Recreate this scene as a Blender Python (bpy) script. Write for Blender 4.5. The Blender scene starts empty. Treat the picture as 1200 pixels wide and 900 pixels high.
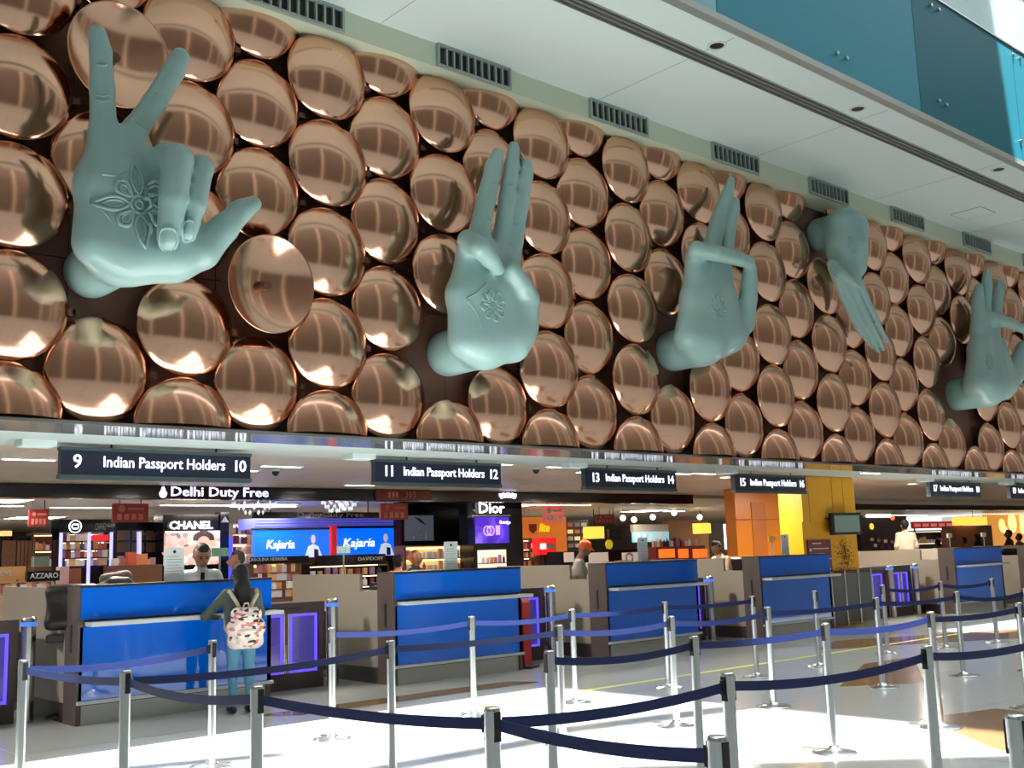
import bpy, bmesh, math, random
import numpy as np
from mathutils import Vector, Matrix
random.seed(7)
SC = bpy.context.scene
COL = SC.collection

# ------------------------------------------------------------------ camera
F, YAW, PITCH, ROLL = 1269.165, .72738256, .154261107, -.0314117616
_w = Vector((math.sin(YAW)*math.cos(PITCH), math.cos(YAW)*math.cos(PITCH), math.sin(PITCH)))
_rt = Vector((math.cos(YAW), -math.sin(YAW), 0)); _up = _rt.cross(_w)
_r = _rt*math.cos(ROLL)+_up*math.sin(ROLL); _u = -_rt*math.sin(ROLL)+_up*math.cos(ROLL)
CAM = Vector((0, 0, 1.6))
cd = bpy.data.cameras.new('camera'); cd.sensor_width = 36; cd.lens = F/1200*36
cd.clip_start = .05; cd.clip_end = 300
cam = bpy.data.objects.new('camera', cd); COL.objects.link(cam)
cam.matrix_world = Matrix(((_r.x, _u.x, -_w.x, 0), (_r.y, _u.y, -_w.y, 0), (_r.z, _u.z, -_w.z, 1.6), (0, 0, 0, 1)))
SC.camera = cam

# ------------------------------------------------------------------ light
SC.view_settings.view_transform = 'Standard'; SC.view_settings.look = 'None'
SC.view_settings.gamma = 1; SC.view_settings.use_curve_mapping = False
SC.view_settings.exposure = 0.34
wd = bpy.data.worlds.new('sky'); SC.world = wd; wd.use_nodes = True
wd.node_tree.nodes['Background'].inputs[0].default_value = (.72, .86, 1, 1)
wd.node_tree.nodes['Background'].inputs[1].default_value = 1.3
SUN_DX, SUN_DY = .10, .33          # metres travelled per metre of descent
sd = bpy.data.lights.new('sun', 'SUN'); sd.energy = 22; sd.angle = .0085; sd.color = (1, .98, .95)
sun = bpy.data.objects.new('sun', sd); COL.objects.link(sun)
sun.rotation_euler = Vector((SUN_DX, SUN_DY, -1)).to_track_quat('-Z', 'Y').to_euler()
def area(name, loc, rot, sx, sy, power, col=(1, 1, 1)):
    l = bpy.data.lights.new(name, 'AREA'); l.shape = 'RECTANGLE'; l.size = sx; l.size_y = sy
    l.energy = power; l.color = col
    o = bpy.data.objects.new(name, l); COL.objects.link(o); o.location = loc; o.rotation_euler = rot
    return o
PI = math.pi
ROOF = 31.0; BACK = -9.0
# one wide area lamp added below the roof, in place of soft skylight
area('skylight_fill', (22, -1, ROOF-.3), (0, 0, 0), 80, 15, 8800, (.88, .95, 1))

# ------------------------------------------------------------------ pixel helpers (frame 1200x900)
def ray(x, y): return _r*((x-600)/F)-_u*((y-450)/F)+_w
def atY(x, y, Y): d = ray(x, y); return CAM+d*(Y/d.y)
def atZ(x, y, z): d = ray(x, y); return CAM+d*((z-1.6)/d.z)

# ------------------------------------------------------------------ materials
MATS = {}
def mat(name, col, rough=.5, metal=0., emit=0., ecol=None, noise=0., nscale=6., bump=0., spec=.5, alpha=1., coat=0., trans=0.):
    if name in MATS: return MATS[name]
    m = bpy.data.materials.new(name); m.use_nodes = True; MATS[name] = m
    nt = m.node_tree; b = nt.nodes['Principled BSDF']
    c = (*col, 1)
    b.inputs['Base Color'].default_value = c
    b.inputs['Roughness'].default_value = rough; b.inputs['Metallic'].default_value = metal
    b.inputs['Specular IOR Level'].default_value = spec
    b.inputs['Coat Weight'].default_value = coat
    b.inputs['Alpha'].default_value = alpha
    b.inputs['Transmission Weight'].default_value = trans
    if emit:
        b.inputs['Emission Color'].default_value = (*(ecol or col), 1); b.inputs['Emission Strength'].default_value = emit
    if noise or bump:
        tc = nt.nodes.new('ShaderNodeTexCoord'); nz = nt.nodes.new('ShaderNodeTexNoise')
        nz.inputs['Scale'].default_value = nscale; nz.inputs['Detail'].default_value = 4
        nt.links.new(tc.outputs['Object'], nz.inputs['Vector'])
        if noise:
            mx = nt.nodes.new('ShaderNodeMix'); mx.data_type = 'RGBA'
            mx.inputs['A'].default_value = tuple(max(0, v*(1-noise)) for v in col)+(1,)
            mx.inputs['B'].default_value = tuple(min(1, v*(1+noise)) for v in col)+(1,)
            nt.links.new(nz.outputs['Fac'], mx.inputs['Factor']); nt.links.new(mx.outputs['Result'], b.inputs['Base Color'])
        if bump:
            bp = nt.nodes.new('ShaderNodeBump'); bp.inputs['Strength'].default_value = bump; bp.inputs['Distance'].default_value = .02
            nt.links.new(nz.outputs['Fac'], bp.inputs['Height']); nt.links.new(bp.outputs['Normal'], b.inputs['Normal'])
    return m
def srgb(r, g, b): return tuple(((v/255)/12.92 if v/255 < .04045 else ((v/255+.055)/1.055)**2.4) for v in (r, g, b))

# ------------------------------------------------------------------ object helpers
def tag(o, label=None, cat=None, group=None, kind=None):
    if label: o['label'] = label
    if cat: o['category'] = cat
    if group: o['group'] = group
    if kind: o['kind'] = kind
    return o
def empty(name, loc=(0, 0, 0), rz=0, label=None, cat=None, group=None):
    o = bpy.data.objects.new(name, None); COL.objects.link(o); o.location = loc; o.rotation_euler = (0, 0, rz)
    o.empty_display_size = .1
    return tag(o, label, cat, group)
def link(name, me, m=None, parent=None, loc=None):
    o = bpy.data.objects.new(name, me); COL.objects.link(o)
    if m is not None and not me.materials: me.materials.append(m)
    if parent: o.parent = parent
    if loc is not None: o.location = loc
    return o
class MB:
    def __init__(s): s.v = []; s.f = []; s.sm = []
    def add(s, vs, fs, smooth=False):
        n = len(s.v); s.v += [tuple(v) for v in vs]; s.f += [tuple(i+n for i in f) for f in fs]; s.sm += [smooth]*len(fs); return s
    def box(s, a, b):
        (x0, y0, z0), (x1, y1, z1) = [min(p, q) for p, q in zip(a, b)], [max(p, q) for p, q in zip(a, b)]
        return s.add([(x0, y0, z0), (x1, y0, z0), (x1, y1, z0), (x0, y1, z0), (x0, y0, z1), (x1, y0, z1), (x1, y1, z1), (x0, y1, z1)],
                     [(3, 2, 1, 0), (4, 5, 6, 7), (0, 1, 5, 4), (1, 2, 6, 5), (2, 3, 7, 6), (3, 0, 4, 7)])
    def cyl(s, a, b, r0, r1=None, n=16, caps=True):
        r1 = r0 if r1 is None else r1
        a = Vector(a); b = Vector(b); d = (b-a).normalized()
        e = d.orthogonal().normalized(); g = d.cross(e)
        vs = [a+(e*math.cos(2*PI*i/n)+g*math.sin(2*PI*i/n))*r0 for i in range(n)]+[b+(e*math.cos(2*PI*i/n)+g*math.sin(2*PI*i/n))*r1 for i in range(n)]
        s.add(vs, [(i, (i+1) % n, n+(i+1) % n, n+i) for i in range(n)], True)
        if caps: s.add(vs[:n], [tuple(range(n))[::-1]]); s.add(vs[n:], [tuple(range(n))])
        return s
    def tube(s, pts, r, n=8):
        for i in range(len(pts)-1): s.cyl(pts[i], pts[i+1], r, n=n)
        return s
    def lathe(s, prof, n=32, axis='Z', c=(0, 0, 0)):
        vs = []
        for (r, h) in prof:
            for i in range(n):
                t = 2*PI*i/n; p = (r*math.cos(t), r*math.sin(t), h)
                if axis == 'Y': p = (p[0], -p[2], p[1])
                vs.append((p[0]+c[0], p[1]+c[1], p[2]+c[2]))
        fs = []
        for k in range(len(prof)-1):
            for i in range(n): fs.append((k*n+i, k*n+(i+1) % n, (k+1)*n+(i+1) % n, (k+1)*n+i))
        return s.add(vs, fs, True)
    def prism(s, poly, y0, y1):          # polygon in XZ, extruded along Y
        n = len(poly)
        s.add([(x, y0, z) for x, z in poly]+[(x, y1, z) for x, z in poly],
              [tuple(range(n)), tuple(range(2*n-1, n-1, -1))]+[(i, n+i, n+(i+1) % n, (i+1) % n) for i in range(n)]); return s
    def prismX(s, poly, x0, x1):         # polygon in YZ, extruded along X
        n = len(poly)
        s.add([(x0, y, z) for y, z in poly]+[(x1, y, z) for y, z in poly],
              [tuple(range(n))[::-1], tuple(range(n, 2*n))]+[(i, (i+1) % n, n+(i+1) % n, n+i) for i in range(n)]); return s
    def mesh(s, name):
        me = bpy.data.meshes.new(name); me.from_pydata(s.v, [], s.f)
        me.polygons.foreach_set('use_smooth', s.sm); me.update()
        bm = bmesh.new(); bm.from_mesh(me); bmesh.ops.recalc_face_normals(bm, faces=bm.faces); bm.to_mesh(me); bm.free()
        return me
    def build(s, name, m=None, parent=None, bevel=0, loc=None):
        o = link(name, s.mesh(name), m, parent, loc)
        if bevel:
            md = o.modifiers.new('bevel', 'BEVEL'); md.width = bevel; md.segments = 2; md.limit_method = 'ANGLE'
        return o
def box(name, a, b, m, parent=None, bevel=0): return MB().box(a, b).build(name, m, parent, bevel)
def pbox(name, x0, y0, x1, y1, Y, depth, m, parent=None, bevel=0):
    """a box whose front face spans these picture coordinates at distance Y, real depth behind it"""
    a = atY(x0, (y0+y1)/2, Y); b = atY(x1, (y0+y1)/2, Y); xm = (x0+x1)/2
    return box(name, (a.x, Y, atY(xm, y1, Y).z), (b.x, Y+depth, atY(xm, y0, Y).z), m, parent, bevel)
def copy_tree(o, parent=None):
    c = o.copy(); COL.objects.link(c)
    if parent: c.parent = parent
    for ch in list(o.children): copy_tree(ch, c)
    return c
def text(body, x, z, Y, size, m, parent=None, align='LEFT', shear=0, bold=0, ext=.006, width=None, name='lettering', serif=False):
    if 2 <= len(body) <= 3:                          # short words: every figure or letter a piece of its own
        os_ = [text(ch, 0, z, Y, size, m, parent, 'LEFT', shear, bold, ext, None, name) for ch in body]
        ws = [max(v.co.x for v in o.data.vertices) for o in os_]; tot = sum(ws)+(.13*size)*(len(body)-1); f = width/tot if width else 1
        cx_ = x-(tot*f if align == 'RIGHT' else 0)
        for o, w_ in zip(os_, ws): o.location.x = cx_; o.scale.x = f; cx_ += (w_+(.13*size))*f
        return os_
    cu = bpy.data.curves.new(name, 'FONT'); cu.body = body; cu.size = size; cu.align_x = align
    cu.extrude = ext; cu.shear = shear; cu.offset = bold*size; cu.resolution_u = 2
    t = bpy.data.objects.new('t', cu); COL.objects.link(t)
    me = bpy.data.meshes.new_from_object(t.evaluated_get(bpy.context.evaluated_depsgraph_get()))
    bpy.data.objects.remove(t); bpy.data.curves.remove(cu)
    me.name = name; me.materials.clear(); me.materials.append(m)
    xs = [v.co.x for v in me.vertices]
    if width and xs:
        f = width/(max(xs)-min(xs))
        me.transform(Matrix.Diagonal((f, 1, 1, 1)))
    out = []
    if ' ' in body:                                  # every word its own piece
        b_ = bmesh.new(); b_.from_mesh(me); b_.verts.ensure_lookup_table(); seen = set(); isl = []
        for v in b_.verts:
            if v.index in seen: continue
            st_ = [v]; seen.add(v.index); c_ = []
            while st_:
                q = st_.pop(); c_.append(q)
                for e_ in q.link_edges:
                    w_ = e_.other_vert(q)
                    if w_.index not in seen: seen.add(w_.index); st_.append(w_)
            isl.append((min(q.co.x for q in c_), max(q.co.x for q in c_), [q.index for q in c_]))
        isl.sort(key=lambda i: i[0]); words = []; f_ = (width/(max(xs)-min(xs))) if width else 1
        for lo, hi, ids in isl:
            if words and lo-words[-1][0] < .17*size*f_: words[-1][0] = max(words[-1][0], hi); words[-1][1].extend(ids)
            else: words.append([hi, list(ids)])
        for hi, ids in words:
            keep = set(ids); bb = b_.copy(); bmesh.ops.delete(bb, geom=[v for v in bb.verts if v.index not in keep], context='VERTS')
            mw = bpy.data.meshes.new(name); bb.to_mesh(mw); bb.free(); mw.materials.append(m); out.append(mw)
        b_.free()
    else: out = [me]
    res = []
    for mw in out:
        o = link(name, mw, None, parent); o.location = (x, Y, z); o.rotation_euler = (PI/2, 0, 0); res.append(o)
    return res if len(res) > 1 else res[0]
ORD = ['zeroth', 'first', 'second', 'third', 'fourth', 'fifth', 'sixth', 'seventh', 'eighth', 'ninth', 'tenth', 'eleventh', 'twelfth', 'thirteenth',
       'fourteenth', 'fifteenth', 'sixteenth', 'seventeenth', 'eighteenth', 'nineteenth', 'twentieth']+['twenty-'+w for w in ('first', 'second', 'third', 'fourth', 'fifth', 'sixth', 'seventh', 'eighth', 'ninth')]+['thirtieth']

# ------------------------------------------------------------------ smooth solid modeller (round cones blended, then surface nets)
def _cone(P, a, b, ra, rb):
    a = np.array(a, np.float32); b = np.array(b, np.float32); ab = b-a; L = float(ab@ab)
    d = P-a
    if L < 1e-10: return np.sqrt((d*d).sum(-1))-ra
    t = np.clip((d@ab)/L, 0, 1); e = d-t[..., None]*ab
    return np.sqrt((e*e).sum(-1))-(ra+(rb-ra)*t)
def _smin(a, b, k):
    if k <= 0: return np.minimum(a, b)
    h = np.maximum(k-np.abs(a-b), 0)/k
    return np.minimum(a, b)-h*h*k*.25
def sdf_field(P, groups):
    """groups: list of (list of (a,b,ra,rb), k_inside, k_to_body). First group is the body; the others join it but not one another."""
    fields = []
    for prims, k, kb in groups:
        f = None
        for a, b, ra, rb in prims:
            d = _cone(P, a, b, ra, rb); f = d if f is None else _smin(f, d, k)
        fields.append(f)
    body = fields[0]; out = body
    for f, g in zip(fields[1:], groups[1:]): out = np.minimum(out, _smin(body, f, g[2]))
    return out, fields
def surface_nets(F3, org, h):
    s = F3 < 0; nx, ny, nz = F3.shape
    c = np.zeros((nx-1, ny-1, nz-1), np.uint8)
    for dx in (0, 1):
        for dy in (0, 1):
            for dz in (0, 1): c += s[dx:nx-1+dx, dy:ny-1+dy, dz:nz-1+dz]
    act = (c > 0) & (c < 8)
    idx = -np.ones(act.shape, np.int64); ids = np.argwhere(act); idx[act] = np.arange(len(ids))
    acc = np.zeros((len(ids), 3)); cnt = np.zeros(len(ids))
    I, J, K = ids.T
    cor = [(a, b, d) for a in (0, 1) for b in (0, 1) for d in (0, 1)]
    for i, p in enumerate(cor):
        for q in cor[i+1:]:
            if sum(abs(u-v) for u, v in zip(p, q)) != 1: continue
            fa = F3[I+p[0], J+p[1], K+p[2]]; fb = F3[I+q[0], J+q[1], K+q[2]]
            x = (fa < 0) != (fb < 0)
            t = np.where(x, fa/np.where(x, fa-fb, 1), 0)
            for ax in range(3): acc[:, ax] += np.where(x, p[ax]+t*(q[ax]-p[ax]), 0)
            cnt += x
    V = org+h*(ids+acc/cnt[:, None])
    faces = []
    for ax in range(3):
        o1, o2 = [(1, 2), (2, 0), (0, 1)][ax]
        sl0 = [slice(1, -1)]*3; sl1 = [slice(1, -1)]*3
        sl0[ax] = slice(0, F3.shape[ax]-1); sl1[ax] = slice(1, F3.shape[ax])
        a = s[tuple(sl0)]; b = s[tuple(sl1)]
        for flip, e in ((False, a & ~b), (True, ~a & b)):
            p = np.argwhere(e)
            if not len(p): continue
            p = p+1; p[:, ax] -= 1
            def cell(d1, d2):
                q = p.copy(); q[:, o1] -= d1; q[:, o2] -= d2; return idx[q[:, 0], q[:, 1], q[:, 2]]
            quad = np.stack([cell(1, 1), cell(0, 1), cell(0, 0), cell(1, 0)], 1)
            faces.append(quad[:, ::-1] if flip else quad)
    return V, np.concatenate(faces)
def sdf_mesh(name, groups, h, mats, pad=.08, byg=None, smooth=0):
    pts = np.array([p for g in groups for pr in g[0] for p in pr[:2]]); rr = max(max(pr[2], pr[3]) for g in groups for pr in g[0])
    lo = pts.min(0)-rr-pad*.5-2*h; hi = pts.max(0)+rr+pad*.5+2*h
    n = np.ceil((hi-lo)/h).astype(int)+1
    g = np.stack(np.meshgrid(*[lo[i]+h*np.arange(n[i]) for i in range(3)], indexing='ij'), -1).astype(np.float32)
    f, fields = sdf_field(g, groups)
    V, Q = surface_nets(f, lo, h)
    me = bpy.data.meshes.new(name)
    me.vertices.add(len(V)); me.vertices.foreach_set('co', V.astype(np.float32).ravel())
    me.loops.add(len(Q)*4); me.loops.foreach_set('vertex_index', Q.astype(np.int32).ravel())
    me.polygons.add(len(Q)); me.polygons.foreach_set('loop_start', np.arange(0, len(Q)*4, 4, dtype=np.int32))
    me.polygons.foreach_set('use_smooth', np.ones(len(Q), bool))
    for m in mats: me.materials.append(m)
    if byg is not None:
        cen = V[Q].mean(1).astype(np.float32)
        fl = np.stack([np.min([_cone(cen, *pr) for pr in gr[0]], 0) for gr in groups], 0)
        pick = np.array(byg)[fl.argmin(0)]
        me.polygons.foreach_set('material_index', pick.astype(np.int32))
    me.update(calc_edges=True); me.validate()
    return me
# ------------------------------------------------------------------ the hall
WY = 10.0                                   # plane of the disc rims
S = 1.0237; PC = .8294; X0C = 2.920; WZ = 2.905   # disc pitch up, across, first column, wall foot
WTOP = WZ+4.57*S
M_floor = mat('polished_pale_terrazzo', srgb(196, 200, 196), .13, noise=.05, nscale=30, spec=.45)
M_white = mat('white_painted_soffit', srgb(210, 224, 224), .6, noise=.02, nscale=2)
M_fascia = mat('grey_green_painted_bulkhead', srgb(196, 206, 186), .5, noise=.03, nscale=2)
M_copperwall = mat('brown_copper_backing_sheet', srgb(112, 78, 66), .38, .35, noise=.08, nscale=3)
M_copper = mat('polished_copper', srgb(231, 182, 155), .15, 1., noise=.06, nscale=3.2)
M_dark = mat('near_black_paint', (.012, .011, .012), .35)
M_steel = mat('brushed_stainless_steel', srgb(196, 200, 200), .26, 1., noise=.05, nscale=20)
M_roof = mat('white_roof_lining', srgb(214, 210, 204), .7)
M_backwall = mat('brown_grey_back_wall', srgb(132, 118, 106), .5, noise=.16, nscale=.4)
M_column = mat('pale_column_paint', srgb(240, 228, 206), .5)
def struct(o): o['kind'] = 'structure'; return o
struct(box('floor', (-22, BACK, -.2), (90, 46, 0), M_floor))
# roof with the opening the sun comes through (the lit patch on the floor, followed back up the beam)
def up(x, y): return (x-SUN_DX*ROOF, y-SUN_DY*ROOF)
patch = [(1.0, 12.5), (9.05, 12.5), (9.2, 4.1), (8.36, 3.85), (5.0, 6.9), (1.0, 7.6)]
patch2 = [(18.5, 12.5), (23, 12.5), (23, 8.6), (18.5, 8.6)]
bm = bmesh.new()
def ring(poly, z): 
    vs = [bm.verts.new((x, y, z)) for x, y in poly]; return [bm.edges.new((vs[i], vs[(i+1) % len(vs)])) for i in range(len(vs))]
ed = ring([(-22, BACK), (90, BACK), (90, 13), (-22, 13)], ROOF)
for p in (patch, patch2): ed += ring([up(*q) for q in p], ROOF)
bmesh.ops.triangle_fill(bm, use_beauty=True, use_dissolve=False, edges=ed)
me = bpy.data.meshes.new('ceiling'); bm.to_mesh(me); bm.free()
o = link('ceiling', me, M_roof); struct(o)
md = o.modifiers.new('thick', 'SOLIDIFY'); md.thickness = .25; md.offset = 1
for (xa, ya), (xb, yb), w_ in (((1, 7.25), (6.6, 7.12), .2), ((6.6, 7.42), (9.2, 6.9), .22), ((2.6, 9.2), (4.8, 8.3), .16)):      # glazing bars of that roof light
    p0, p1 = Vector((*up(xa, ya), ROOF)), Vector((*up(xb, yb), ROOF)); MB().cyl(p0, p1, w_, n=10).build('glazing_bar', M_roof, o)
struct(box('wall_rear', (-22, BACK-.4, 0), (90, BACK, ROOF), M_backwall))
struct(box('wall_left', (-22.4, BACK, 0), (-22, 46, ROOF), M_backwall))
struct(box('wall_right', (90, BACK, 0), (90.4, 46, ROOF), M_backwall))
for xx in (-9, 7, 23, 39, 55, 71):
    c = MB().cyl((xx, BACK+.9, 0), (xx, BACK+.9, ROOF), .7, n=28).build('hall_column', M_column)
    tag(c, 'pale round hall column, %s from the left in the row behind the queue' % ORD[int((xx+9)/16)+1], 'column', 'hall columns')
# disc wall backing: copper-brown sheets with open joints
BY = WY+.20
wall = struct(box('wall_back', (-6, BY+.03, WZ), (40, BY+.3, ROOF-.1), mat('dark_wall_substrate', (.02, .013, .012), .6)))
for i in range(30):
    xa = -5.5+i*1.5
    for j in range(3):
        za = WZ+.02+j*1.56
        box('panel', (xa+.004, BY, za+.004), (xa+1.496, BY+.028, min(za+1.556, WTOP)), M_copperwall, wall)
# bulkhead and soffit of the floor above
FY, FZ0, FZ1 = 9.75, 7.43, 7.73
EDGE = 7.2
struct(box('trim_1', (-6, FY, FZ0), (40, BY+.02, FZ1+.02), M_fascia))
sof = struct(box('trim_2', (-6, EDGE+.05, FZ1), (40, BY+.02, FZ1+.2), M_white))
box('edge_moulding', (-6, EDGE, FZ1-.03), (40, EDGE+.12, FZ1+.06), mat('pale_grey_edge_metal', srgb(170, 178, 176), .35, .6), sof)
SLY = 7.98
M_slot = mat('dark_slot_diffuser', srgb(60, 58, 56), .5)
for k in (-.075, 0, .075): box('slot_diffuser', (-6, SLY+k-.022, FZ1-.006), (40, SLY+k+.022, FZ1+.01), M_slot, sof)
for k in (-.11, -.0375, .0375, .11): box('slot_blade', (-6, SLY+k-.008, FZ1-.016), (40, SLY+k+.008, FZ1), mat('pale_grey_edge_metal', (0, 0, 0)), sof)
for k in range(12): box('joint', (-4+k*3.6, EDGE+.2, FZ1-.002), (-3.99+k*3.6, FY-.02, FZ1+.001), mat('soffit_joint_grey', srgb(150, 160, 156), .7), sof)
for (px, py) in ((840, 53), (1005, 127), (1170, 198)):
    p = atZ(px, py, FZ1)
    f = empty('recessed_spotlight', (p.x, p.y, FZ1), 0, 'small recessed spotlight in the white soffit, %s along the balcony edge' % {840: 'nearest', 1005: 'middle one', 1170: 'farthest'}[px], 'spotlight', 'soffit spotlights')
    MB().lathe([(.09, -.012), (.12, -.012), (.12, .002), (.09, .002), (.09, -.012)], 20).build('trim_ring', M_white, f)
    MB().cyl((0, 0, -.004), (0, 0, .001), .09, n=20).build('baffle', M_dark, f)
p = atZ(1140, 250, FZ1)
ap = empty('access_panel', (p.x, p.y, FZ1), 0, 'square access hatch in the white soffit above the fifth hand', 'hatch')
box('hatch_board', (-.29, -.29, -.008), (.29, .29, 0), M_white, ap)
for a, b in (((-.3, -.3), (.3, -.29)), ((-.3, .29), (.3, .3)), ((-.3, -.29), (-.29, .29)), ((.29, -.29), (.3, .29))):
    box('hatch_edge', (a[0], a[1], -.009), (b[0], b[1], 0), mat('soffit_joint_grey', (0, 0, 0)), ap)
# air grilles on the bulkhead
M_grille = mat('grille_painted_metal', srgb(150, 165, 160), .45, .2)
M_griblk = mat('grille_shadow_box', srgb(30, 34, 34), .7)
slat_me = None
for i, (xa, xb, ym) in enumerate(((303, 390, 14), (510, 597, 82), (690, 757, 142), (835, 886, 190), (946, 993, 226), (1042, 1082, 256), (1126, 1160, 283), (1196, 1226, 305))):
    a = atY(xa, ym-8, FY).x; b = atY(xb, ym+8, FY).x
    w = 1.12; cxm = (a+b)/2
    v = empty('air_vent', (cxm, FY, FZ0), 0, 'slatted air grille in the bulkhead above the discs, %s from the left' % ORD[i+1], 'vent', 'bulkhead grilles')
    z0, z1 = .035, .265
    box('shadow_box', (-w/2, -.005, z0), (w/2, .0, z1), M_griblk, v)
    for nm, A, B in (('frame_rail', (-w/2-.03, -.05, z0-.03), (w/2+.03, -.0, z0)), ('frame_rail', (-w/2-.03, -.05, z1), (w/2+.03, -.0, z1+.03)),
                     ('frame_stile', (-w/2-.03, -.05, z0), (-w/2, 0, z1)), ('frame_stile', (w/2, -.05, z0), (w/2+.03, 0, z1))):
        box(nm, A, B, M_grille, v)
    if slat_me is None: slat_me = MB().box((-.012, -.045, z0), (.012, -.006, z1)).mesh('slat'); slat_me.materials.append(M_grille)
    for k in range(9): link('slat', slat_me, None, v, (-w/2+w*(k+1)/10, 0, 0))
# glass balustrade of the upper floor
M_teal = mat('blue_green_back_painted_glass', srgb(64, 142, 162), .4, noise=.05, nscale=.6, spec=.08)
M_teal2 = mat('deeper_blue_green_glass', srgb(34, 106, 122), .4, noise=.05, nscale=.6, spec=.08)
M_rail = mat('pale_clear_glass', srgb(190, 222, 226), .05, alpha=.35)
zt = atY(1150, 32, EDGE).z
tops = []
xs = [atY(750, 0, EDGE).x-3, atY(842, 20, EDGE).x, atY(1075, 60, EDGE).x, atY(1075, 60, EDGE).x+3.4, atY(1075, 60, EDGE).x+6.8, atY(1075, 60, EDGE).x+10.2]
for i in range(5):
    g = empty('balcony_panel', ((xs[i]+xs[i+1])/2, EDGE, FZ1), 0, ['pale blue glass balcony panel nearest the camera, above the soffit edge', 'wide blue-green balcony glass panel with bolts, above the soffit',
        'darker teal balcony glass panel right of the wide blue one', 'teal balcony glass panel, second right of the wide blue one', 'teal balcony glass panel farthest to the right'][i], 'glass panel', 'balcony glass panels')
    w = xs[i+1]-xs[i]
    box('glass_sheet', (-w/2+.006, .02, .06), (w/2-.006, .05, zt-FZ1), (mat('pale_blue_glass', srgb(140, 196, 214), .1, spec=.6), M_teal, M_teal2, M_teal2, M_teal2)[i], g)
    box('upper_pane', (-w/2+.006, .025, zt-FZ1+.03), (w/2-.006, .04, zt-FZ1+1.15), M_rail, g)
    box('joint_strip', (w/2-.006, .015, .06), (w/2+.006, .06, zt-FZ1), M_teal2, g)
    box('rail', (-w/2, .0, zt-FZ1), (w/2, .06, zt-FZ1+.03), M_steel, g)
    box('handrail', (-w/2, -.01, zt-FZ1+1.15), (w/2, .07, zt-FZ1+1.2), M_steel, g)
    for px, py in ((700, -40), (712, -36), (981, 62), (992, 68), (1100, 118), (1109, 123), (1091, 6), (1100, 11), (1188, 64), (1196, 68), (1197, 165)):
        q = atY(px, py, EDGE)
        if xs[i] < q.x < xs[i+1]: MB().cyl((q.x-g.location.x, .02, q.z-FZ1), (q.x-g.location.x, -.02, q.z-FZ1), .028, n=12).build('bolt', M_steel, g)
struct(box('wall_upper', (-6, 9.6, FZ1+.2), (40, 9.75, ROOF), mat('upper_floor_pale_wall', srgb(200, 222, 226), .6)))
# ------------------------------------------------------------------ copper discs
R = .5*S*.985; H = .185
prof = []
RS = (R*R+H*H)/(2*H); am = math.asin(R/RS)
for k in range(11):
    t = am*k/10; prof.append((RS*math.sin(t), RS*math.cos(t)-(RS-H)))
prof += [(R+.004, -.012), (R, -.03), (R-.03, -.032), (R-.1, -.02)]
def disc_mesh(name, cut=None, concave=False):
    pr = prof
    if concave: pr = [(r, .02+.17*(r/R)**2-.10) for r in [R*k/10 for k in range(11)]]+[(R+.012, .1), (R+.012, .07), (R-.02, .05), (R*.5, -.09)]
    mb = MB().lathe(pr, 56, 'Y')
    me = mb.mesh(name)
    if cut:
        b = bmesh.new(); b.from_mesh(me)
        co, no = cut
        bmesh.ops.bisect_plane(b, geom=b.verts[:]+b.edges[:]+b.faces[:], plane_co=co, plane_no=no, clear_outer=True)
        b.to_mesh(me); b.free()
    b = bmesh.new(); b.from_mesh(me); bmesh.ops.remove_doubles(b, verts=b.verts, dist=1e-5); bmesh.ops.recalc_face_normals(b, faces=b.faces); b.to_mesh(me); b.free()
    for p in me.polygons: p.use_smooth = True
    me.materials.append(M_copper); return me
D_full = disc_mesh('disc'); D_half = disc_mesh('disc_half', ((0, 0, .015), (0, 0, -1))); D_top = disc_mesh('disc_top', ((0, 0, WTOP-(WZ+4.5*S)-.0), (0, 0, 1)))
D_conc = disc_mesh('disc_concave', None, True)
stem_me = MB().cyl((0, 0, 0), (0, .22, 0), .05, n=10).mesh('mount_stem'); stem_me.materials.append(M_copperwall)
brk_me = MB().box((R-.04, .02, -.03), (R+.075, .05, .03)).box((R+.045, .02, -.03), (R+.075, .2, .03)).mesh('mounting_bracket'); brk_me.materials.append(M_copperwall)
MISSING = {(1, 1.5), (6, 1), (11, 1.5), (16, 4), (21, 1.5), (7, 1.5), (12, 2)}
NR = {0: ['half disc at the foot', 'lowest whole one', 'second whole one up', 'third whole one up', 'topmost whole one'], 1: ['lowest', 'second up', 'third up', 'fourth up', 'cut-off top one']}
for c in range(-1, 28):
    odd = c % 2
    for k in range(5):
        row = k+.5 if odd else k
        if (c, row) in MISSING: continue
        x = X0C+c*PC+random.uniform(-.012, .012); z = WZ+row*S+random.uniform(-.01, .01)*(0 < row < 4.4)
        y = WY+(.035 if odd else -.02)
        me = D_full
        if row == 0: me = D_half
        if row == 4.5: me = D_top
        d = None
        if (c, row) in ((1, 3.5), (3, 1.5)):
            d = link('copper_disc', D_conc, None, None, (x+.05, y-.12, z)); d.rotation_euler = (math.radians(4), 0, math.radians(4))
            tag(d, {1: 'dished copper disc with raised rim behind the first hand\'s upright finger', 3: 'dished copper disc tilted forward just right of the first hand\'s thumb'}[c], 'disc', 'copper discs on the wall')
        else:
            d = link('copper_disc', me, None, None, (x, y, z))
            if 0 < row < 4.4: d.rotation_euler = (math.radians(random.uniform(-2.2, 2.2)), 0, math.radians(random.uniform(-2.2, 2.2)))
            tag(d, 'domed copper disc, %s in the %s disc column from the left' % (NR[odd][k], ORD[c+2]), 'disc', 'copper discs on the wall')
        if me is D_full: link('mount_stem', stem_me, None, d)
        if me is D_full and c < 12: link('mounting_bracket', brk_me, None, d)
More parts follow.
